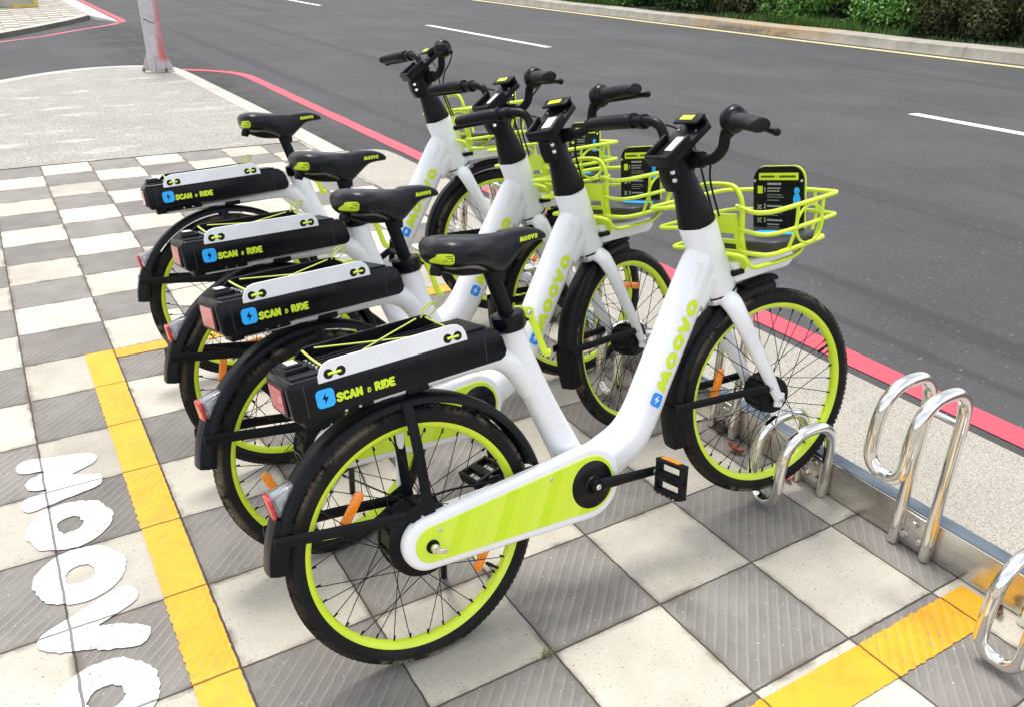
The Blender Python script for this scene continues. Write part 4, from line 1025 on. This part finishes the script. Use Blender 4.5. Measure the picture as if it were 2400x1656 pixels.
        mb = MB(); mb.tube([(.838, s*(.168+g), 1.020), (.850, s*(.180+g), 1.014), (.846, s*(.215+g), 1.011), (.828, s*(.27+g), 1.009), (.808, s*(.315+g*1.5), 1.008), (.799, s*(.338+g*1.5), 1.007)], [.010, .009, .0075, .0068, .0066, .0078], 10, 5); mb.sphere((.798, s*(.340+g*1.5), 1.007), .0085, 10)
        mb.lathe([(.013, -.012), (.0185, -.012), (.0185, .012), (.013, .012)], 18, 'Y', c=(.834, s*(.166+g), 1.022)); P_(mb, 'brake_lever', M['black'], hbar)
        mb = MB(); mb.tube([(.852, s*(.172+g), 1.012), (.878, s*.128, 1.006), (.890, s*.075, .980), (.880, s*.03, .94), (.880, s*.012, .885), (.905, s*.010, .79)], .0026, 8, 6); P_(mb, 'brake_cable', M['rubber'], hbar)
    bc = (.842, -.142, 1.026)
    mb = MB(); mb.lathe([(0, -.022), (.020, -.021), (.027, -.015), (.0305, -.006), (.0308, .004), (.028, .014), (.021, .022), (.011, .026), (0, .027)], 36, 'Y', c=bc)
    mb.lathe([(.0309, -.004), (.0318, -.003), (.0318, .001), (.0309, .002)], 36, 'Y', c=bc, closed=True)
    P_(mb, 'bell', M['gloss_black'], hbar)
    # phone holder: tilted tray with side rails and a clip at its upper end
    th = R(33); o0 = Vector((.742, 0, .938))
    mh2 = Matrix.Translation(o0) @ Matrix.Rotation(-th, 4, 'Y')
    mb = MB(); mb.prism(rrect(0, -.046, .142, .046, .007), -.010, .006, .003, 2, 'XY')
    mb.box((.006, 0, .009), (.012, .088, .022), .005, seg=3); mb.box((.042, .041, .012), (.074, .010, .020), .004); mb.box((.042, -.041, .012), (.074, .010, .020), .004)
    mb.box((.040, .021, .0072), (.064, .003, .003), .001); mb.box((.040, -.021, .0072), (.064, .003, .003), .001)
    mb.box((.139, 0, .010), (.010, .080, .030), .003); mb.box((.127, 0, .0245), (.034, .084, .007), .003)
    mb.box((.065, 0, -.018), (.06, .036, .022), .006)
    mb.xform(mh2); ph = P_(mb, 'phone_holder', M['black'], root, R(40)); BAR.append(ph.name)
    mb = MB(); mb.box((.064, 0, .0064), (.048, .030, .001)); mb.xform(mh2); P_(mb, 'holder_label', M['label'], ph)
    mb = MB(); mb.box((.086, 0, .0068), (.003, .028, .001)); mb.xform(mh2); P_(mb, 'label_stripe', M['text_grey'], ph)
    mb = MB(); mb.box((.128, .004, .0284), (.015, .044, .0008)); mb.xform(mh2); P_(mb, 'clip_sticker', M['lime_flat'], ph)
    for yy in (-.03, .03):
        mb = MB(); mb.lathe([(0, .0085), (.0025, .0085), (.003, .007), (.003, .005)], 8, 'Z', c=(.108, yy, 0)); mb.xform(mh2); P_(mb, 'holder_screw', M['steel'], ph)
    # --- basket carried by the head tube
    mb = MB(); rt = .0055
    def ring_rail(z, x0, x1, yr, xf, r):
        pts = [(.945, .048, z), (.925, .085, z), (x0-.012, yr*.80, z), (x0-.006, yr-.008, z), (x0+.03, yr, z), ((x0+x1)/2, yr-.004, z+.001), (x1-.035, yr-.012, z+.002), (x1-.006, yr-.022, z+.002), (x1+.004, yr-.05, z+.002), (xf, .06, z), (xf+.003, 0, z)]
        full = pts[:-1] + [pts[-1]] + [(x, -y, zz) for x, y, zz in reversed(pts[:-1])]
        mb.tube(full, r, 10, 6)
    ring_rail(.820, .893, 1.145, .200, 1.180, rt); ring_rail(.767, .910, 1.150, .190, 1.184, rt*.92); ring_rail(.714, .928, 1.135, .165, 1.168, rt)
    for s in (-1, 1):
        for x, y0, y1 in ((.985, .196, .160), (1.075, .193, .158)):
            mb.tube([(x, s*y0, .820), (x, s*(y0-.010), .767), (x, s*y1, .714)], .0040, 8, 4)
        c = Vector((1.030, s*.1875, .768)); pts = [(c.x+.045*math.cos(2*PI*k/24), c.y+s*.12*(.045*math.sin(2*PI*k/24)), c.z+.045*math.sin(2*PI*k/24)) for k in range(25)]
        mb.tube(pts, .0032, 8, 0)
        mb.tube([(1.172, s*.09, .820), (1.176, s*.09, .767), (1.160, s*.085, .714)], .0040, 8, 4)
        mb.tube([(.900, s*.048, .714), (.912, s*.09, .705), (.925, s*.10, .682), (.955, s*.10, .675), (1.06, s*.10, .675), (1.10, s*.10, .685), (1.125, s*.10, .712)], .0052, 10, 5)
        mb.tube([(.960, s*.050, .690), (.950, s*.053, .760), (.940, s*.068, .822)], .0055, 8, 4)
    mb.tube([(.945, -.056, .735), (.938, -.072, .820), (.932, -.066, .858), (.930, -.040, .873), (.930, .040, .873), (.932, .066, .858), (.938, .072, .820), (.945, .056, .735)], .0058, 10, 6)
    for x in (1.0, 1.06, 1.11): mb.tube([(x, .150, .713), (x, .10, .700), (x, 0, .698), (x, -.10, .700), (x, -.150, .713)], .0036, 8, 4)
    basket = P_(mb, 'basket', M['lime'], root, R(60))
    basket.location = (-.013, 0, -.010)
    # slotted lime mounting plate on the head tube front
    mb = MB(); pz = [(.683, .706), (.706, .723), (.723, .741), (.741, .758), (.758, .80)]
    def px(z): return .956-(z-.683)*.17
    for z0, z1, open_ in ((.662, .7105, 0), (.7105, .7265, 1), (.7265, .737, 0), (.737, .753, 1), (.753, .802, 0)):
        for ya, yb in (((-.050, -.032), (.032, .050)) if open_ else ((-.050, .050),)):
            mb.prism([(px(z0), z0), (px(z1), z1), (px(z1)+.006, z1), (px(z0)+.006, z0)], ya, yb)
    P_(mb, 'mounting_plate', M['lime'], basket, R(30))
    mb = MB(); mb.prism([(.925, .650), (.965, .650), (.965, .664), (.920, .664)], -.042, .042, .003); P_(mb, 'basket_spacer', M['black'], basket)
    mb = MB(); mb.prism(rrect(.985, -.125, 1.150, .125, .03), .700, .728, .006, 3, 'XY'); P_(mb, 'basket_tray', M['tray'], basket)
    mb = MB(); mb.prism([(1.085+.018*math.cos(2*PI*k/30), -.040+.065*math.sin(2*PI*k/30)) for k in range(30)], .7275, .7290, 0, 1, 'XY'); P_(mb, 'tray_sticker', M['dark_blue'], basket)
    # notice board standing in the basket
    bx, bt = 1.136, R(-6)
    mbm = Matrix.Translation((bx, 0, .715)) @ Matrix.Rotation(R(5), 4, 'Y')
    bo = [(-.080, 0), (.082, 0)] + [(.082-.036*(1-math.cos(R(90*k/6))), .168-.036*(1-math.sin(R(90*k/6)))) for k in range(7)] + [(-.080+.036*(1-math.sin(R(90*k/6))), .168-.036*(1-math.cos(R(90*k/6)))) for k in range(7)]
    mb = MB(); mb.prism(bo, -.002, .002, .0008, 1, 'YZ'); mb.xform(mbm); board = P_(mb, 'notice_board', M['gloss_black'], basket, R(30))
    mb = MB(); mb.prism([(y*1.022-.0015, z*1.014) for y, z in bo], .0022, .0055, .0008, 1, 'YZ'); mb.xform(mbm); P_(mb, 'board_backing', M['lime'], basket, R(30))
    def bprism(name, mat, y0, z0, y1, z1, r=.0015, dep=.0028):
        mb = MB(); mb.prism(rrect(min(y0, y1), z0, max(y0, y1), z1, r, 2), -dep, -.0015, 0, 1, 'YZ'); mb.xform(mbm); return P_(mb, name, mat, basket, None)
    bprism('board_header', M['lime_flat'], .062, .134, -.064, .152)
    mb = MB()
    for ya, yb in ((.056, .010), (.004, .002), (-.004, -.056)):
        mb.prism(rrect(min(ya, yb), .1405, max(ya, yb), .1455, .001, 2), -.0031, -.0027, 0, 1, 'YZ')
    mb.xform(mbm); P_(mb, 'header_text', M['text_dark'], basket, None)
    bprism('board_icon', M['lime_flat'], .066, .100, .050, .119)
    mb = MB(); rnd = random.Random(11)
    def line(y0, y1, z, h):
        y = y0
        while y > y1:
            wd = rnd.uniform(.004, .010); y2 = max(y1, y-wd)
            mb.prism([(y2, z), (y, z), (y, z+h), (y2, z+h)], -.0026, -.0015, 0, 1, 'YZ'); y = y2-.0016
    for z, L_, h in ((.122, .044, .005), (.112, .042, .003), (.105, .040, .003), (.066, .050, .0045), (.030, .050, .0045), (.020, .040, .003)):
        line(.034, .034-L_, z, h)
    for ch, z in (('1', .103), ('2', .062), ('3', .026)):
        lettering(mb, ch, .012, lambda u, v, k, z=z: (-.0027-k, .045-u, z+v), t=.24)
    for z in (.058, .024):
        for ay, az in ((.064, .011), (.056, .011), (.064, .003), (.056, .003), (.060, .007)):
            mb.prism([(ay-.0025, z+az-.002), (ay+.0025, z+az-.002), (ay+.0025, z+az+.002), (ay-.0025, z+az+.002)], -.0026, -.0015, 0, 1, 'YZ')
    mb.xform(mbm); P_(mb, 'board_text', M['text_white'], basket, None)
    mb = MB()
    for z, L_ in ((.096, .048), (.090, .054), (.082, .040), (.056, .046), (.050, .050), (.044, .036), (.014, .04)): line(.034, .034-L_, z, .0022)
    mb.xform(mbm); P_(mb, 'board_fine_print', M['text_grey'], basket, None)
    mb = MB(); mb.prism(circle(-.060, .108, .0085, 16), -.003, -.0015, 0, 1, 'YZ'); mb.prism([(-.071, .076), (-.050, .076), (-.049, .090), (-.054, .100), (-.066, .100), (-.071, .090)], -.0029, -.0015, 0, 1, 'YZ'); mb.xform(mbm)
    P_(mb, 'board_figure', M['dark_blue'], basket, None)
    for y, z in ((-.074, .132), (.076, .132), (-.062, .006), (.03, .006), (-.02, .006)):
        mb = MB(); mb.lathe([(0, -.0045), (.003, -.004), (.004, -.0015)], 10, 'X', c=(0, y, z)); mb.xform(mbm); P_(mb, 'board_screw', M['steel'], basket)
    # headlamp housing under the basket
    mb = MB(); mb.prism([(.928, .620), (.920, .672), (1.128, .664), (1.142, .652), (1.140, .634), (1.120, .622)], -.034, .034, .007, 3); hl = P_(mb, 'headlamp_housing', M['white'], root, R(40))
    mb = MB(); mb.prism(rrect(-.024, .630, .024, .656, .006), 1.140, 1.1445, .001, 1, 'YZ'); P_(mb, 'headlamp_lens', M['clear'], hl)
    mb = MB(); mb.lathe([(0, -.036), (.003, -.036), (.004, -.034), (.004, -.03)], 10, c=(.955, 0, .654)); P_(mb, 'housing_screw', M['steel'], hl)
    return root

def pose(root, x, y, th, ph, pitch, steer, bar, spin):
    f = Vector((math.cos(th), math.sin(th), 0)); n0 = Vector((-math.sin(th), math.cos(th), 0)); up = Vector((0, 0, 1))
    u = up*math.cos(ph)+n0*math.sin(ph); n = n0*math.cos(ph)-up*math.sin(ph)
    m = Matrix((f, n, u)).transposed() @ Matrix.Rotation(-pitch, 3, 'Y')
    root.matrix_world = Matrix.Translation((x, y, -.0139)) @ m.to_4x4() @ Matrix.Scale(1.01005, 4)
    for ch in root.children:
        base = ch.name.split('.')[0]
        a = ch.get('turn')
        if a is None and base == 'crank':
            c0 = Vector((.405, 0, .281)); q = spin[2]
            ch.matrix_local = Matrix.Translation(c0) @ Matrix.Rotation(-q, 4, 'Y') @ Matrix.Translation(-c0)
            e = Vector(ch['end'])
            for g in ch.children:
                if g.name.startswith('pedal'): g.matrix_local = Matrix.Translation(e) @ Matrix.Rotation(q, 4, 'Y') @ Matrix.Translation(-e)
            continue
        if a is None:
            if base == 'wheel': ch.rotation_euler = (0, -spin[0], 0)
            continue
        ang = steer if a == 1 else bar
        rot = Matrix.Translation(AX0) @ Matrix.Rotation(ang, 4, AXD) @ Matrix.Translation(-AX0)
        loc = Vector(ch['home'])
        ch.matrix_local = rot @ Matrix.Translation(loc) @ (Matrix.Rotation(-spin[1], 4, 'Y') if base == 'wheel' else Matrix.Identity(4))
        if a == 2: ch.matrix_local = rot @ Matrix.Translation(AX0) @ Matrix.Rotation(R(1.2), 4, 'X') @ Matrix.Translation(-AX0) @ Matrix.Translation(loc)

proto = make_bicycle()
for nm in STEER: o = bpy.data.objects[nm]; o['turn'] = 1; o['home'] = tuple(o.location)
for nm in BAR: o = bpy.data.objects[nm]; o['turn'] = 2; o['home'] = tuple(o.location)
def copy_tree(o, parent=None):
    c = o.copy(); COL.objects.link(c); c.parent = parent
    for ch in o.children: copy_tree(ch, c)
    return c
BIKES = [(0.3895, -1.9665, .02446, .2182, .04538, R(-8.0), R(-5), (0, 0, 0), 'white and lime hire bicycle nearest the camera, chain case and pedal in full view'),
         (0.3437, -1.5280, .11194, .2091, .00129, R(9.5), R(14), (R(60), R(-82), R(-80)), 'second hire bicycle from the camera, its saddle just beyond the nearest saddle'),
         (0.3618, -1.0757, .03444, .1795, .00808, R(-5), R(5), (R(25), R(-140), R(-40)), 'third hire bicycle from the camera, between the second one and the farthest one'),
         (0.4078, -0.4407, -.05151, .2030, .04887, R(-5), R(-2), (R(-50), R(160), R(35)), 'farthest hire bicycle in the row, nearest the pebbled pavement and pole')]
bikes = [proto] + [copy_tree(proto) for _ in BIKES[1:]]
for b, (x, y, th, ph, pi, st, ba, sp, lab) in zip(bikes, BIKES):
    pose(b, x, y, th, ph, pi, st, ba, sp); tag(b, lab, 'bicycle', 'hire bicycles parked in a row at the rack')
# sun-bleached rear reflectors on the two middle bicycles
for b in bikes[1:]:
    for ch in b.children:
        if ch.name.startswith('battery_box'):
            for g in ch.children:
                if g.name.startswith('rear_reflector'):
                    g.data = g.data.copy(); g.data.materials[0] = M['pale_red']; g['label'] = 'faded pinkish red reflector'

# ------------------------------------------------------------------ BICYCLE RACK
rack = empty('bicycle_rack', (1.62, -1.5, 0)); tag(rack, 'low polished steel rack rail with high and low wheel hoops beside the bicycles', 'bicycle rack')
def rel(mb): return mb.xform(Matrix.Translation((-1.62, 1.5, 0)))
Y0, Y1 = -4.6, .22
mb = MB(); mb.prism([(1.604, .004), (1.604, .106), (1.606, .108), (1.650, .108), (1.652, .106), (1.652, .004)], Y0, Y1, .0)
for y in (Y0+.4, -2.44, -1.10, Y1-.2): mb.box((1.6035, y, .06), (.002, .004, .09))
rel(mb); mb.done('rail', M['rail'], rack, R(20))
mb = MB(); mb.box((1.628, (Y0+Y1)/2, .1095), (.044, Y1-Y0, .002)); rel(mb); mb.done('rail_top', M['railtop'], rack)
def hoop(yc, high):
    r = .0155; hy = .045
    if high: za, zb, zs, zu = .408, .350, .20, .345
    else: za, zb, zs, zu = .150, .100, .08, .072
    top = za+.0955
    side = [(1.589, .004), (1.588, za*.35), (1.587, za*.7), (1.586, za), (1.574, za+.055), (1.538, za+.088), (1.490, za+.0955), (1.442, za+.088), (1.406, za+.055), (1.394, za), (1.3935, zu+.0)]
    side = side[:-1] + [(1.3935, zu)]
    pts = [(x, yc-hy, z) for x, z in side]
    ub = zu-.046
    u = [(1.395, yc-hy*.80, zu-.028), (1.398, yc-hy*.40, ub+.002), (1.399, yc, ub), (1.398, yc+hy*.40, ub+.002), (1.395, yc+hy*.80, zu-.028)]
    pts = pts + u + [(x, yc+hy, z) for x, z in reversed(side)]
    mb = MB(); mb.tube(pts, r, 18, 6); rel(mb); h = P_(mb, 'hoop', M['chrome'], rack, R(60))
    if high:
        mb = MB(); mb.tube([(1.586, yc-hy+.004, za-.01), (1.586, yc+hy-.004, za-.01)], .009, 12, 0); rel(mb); P_(mb, 'cross_bar', M['chrome'], h)
    mb = MB(); mb.box((1.598, yc, .056), (.008, .088, .098), .002); rel(mb); P_(mb, 'bracket_plate', M['rail'], h)
    for y, z in ((.0, .083), (-.022, .040), (.022, .040)):
        mb = MB(); mb.lathe([(0, -.010), (.008, -.010), (.0095, -.007), (.0095, .0), (.014, .0), (.014, .002)], 6, 'X', c=(1.594, yc+y, z), smooth=False); rel(mb); P_(mb, 'bolt', M['rail'], h)
for yc, hi in ((-2.62, 0), (-2.27, 1), (-1.943, 0), (-1.59, 1), (-1.235, 0), (-.86, 1), (-.515, 0), (-.16, 1)): hoop(yc, hi)

# ------------------------------------------------------------------ small litter
def leaf(x, y, label, mat, s, rz, curl):
    mb = MB(); n = 8; rings = []
    for i in range(n+1):
        t = i/n; wd = s*.42*math.sin(PI*min(1, t*.93+.05))**.8; xx = s*(t-.5)*1.6
        rings.append([(xx, wd*k, curl*s*(.35*(k*k)+.5*(t-.5)**2*2)+.004) for k in (-1, -.5, 0, .5, 1)])
    mb.grid(rings, closed=False, caps=False); o = mb.done('fallen_leaf', mat); o.location = (x, y, .004); o.rotation_euler = (R(12), R(-10), rz)
    md = o.modifiers.new('thickness', 'SOLIDIFY'); md.thickness = .0008
    tag(o, label, 'leaf', 'fallen leaves at the foot of the rack')
def mat_dead(name, a, b):
    m = NT(name); o = m.obj(); n = m.noise(o, 60, 4); m.set(m.mix(n, a, b), .6); return m.m
lf1 = mat_dead('red_leaf', (.36, .07, .025), (.22, .05, .02)); lf2 = mat_dead('brown_leaf', (.14, .07, .035), (.08, .045, .025))
leaf(1.535, -1.70, 'bright reddish orange fallen leaf seen through the nearest front wheel', lf1, .034, R(110), .9)
leaf(1.560, -1.885, 'reddish brown fallen leaf beside the nearest front tyre at the rail foot', lf1, .026, R(60), .8)
leaf(1.565, -2.525, 'dark brown shrivelled leaf next to the yellow line at the rail', lf2, .020, R(20), 1.4)
leaf(1.575, -1.585, 'dull brown fallen leaf by the rail behind the nearest front wheel', lf2, .028, R(80), 1.0)
rnd = random.Random(21); mb = MB()
for k in range(26):
    a = rnd.uniform(0, 6.28); l = rnd.uniform(.008, .022); h = rnd.uniform(.004, .018); b = Vector((rnd.gauss(0, .008), rnd.gauss(0, .003), 0)); t = b+Vector((math.cos(a)*l, math.sin(a)*l, h)); s = Vector((-math.sin(a), math.cos(a), 0))*.0007
    mb.tube([b, (b+t)/2+Vector((0, 0, .003)), t], [.0009, .0008, .0003], 5, 2)
o = mb.done('grass_tuft', mat_dead('dry_grass', (.24, .20, .07), (.12, .13, .04))); o.location = (.578, -2.100, .001); tag(o, 'dry grass tuft growing in a paving joint in front of the bicycles', 'grass tuft')
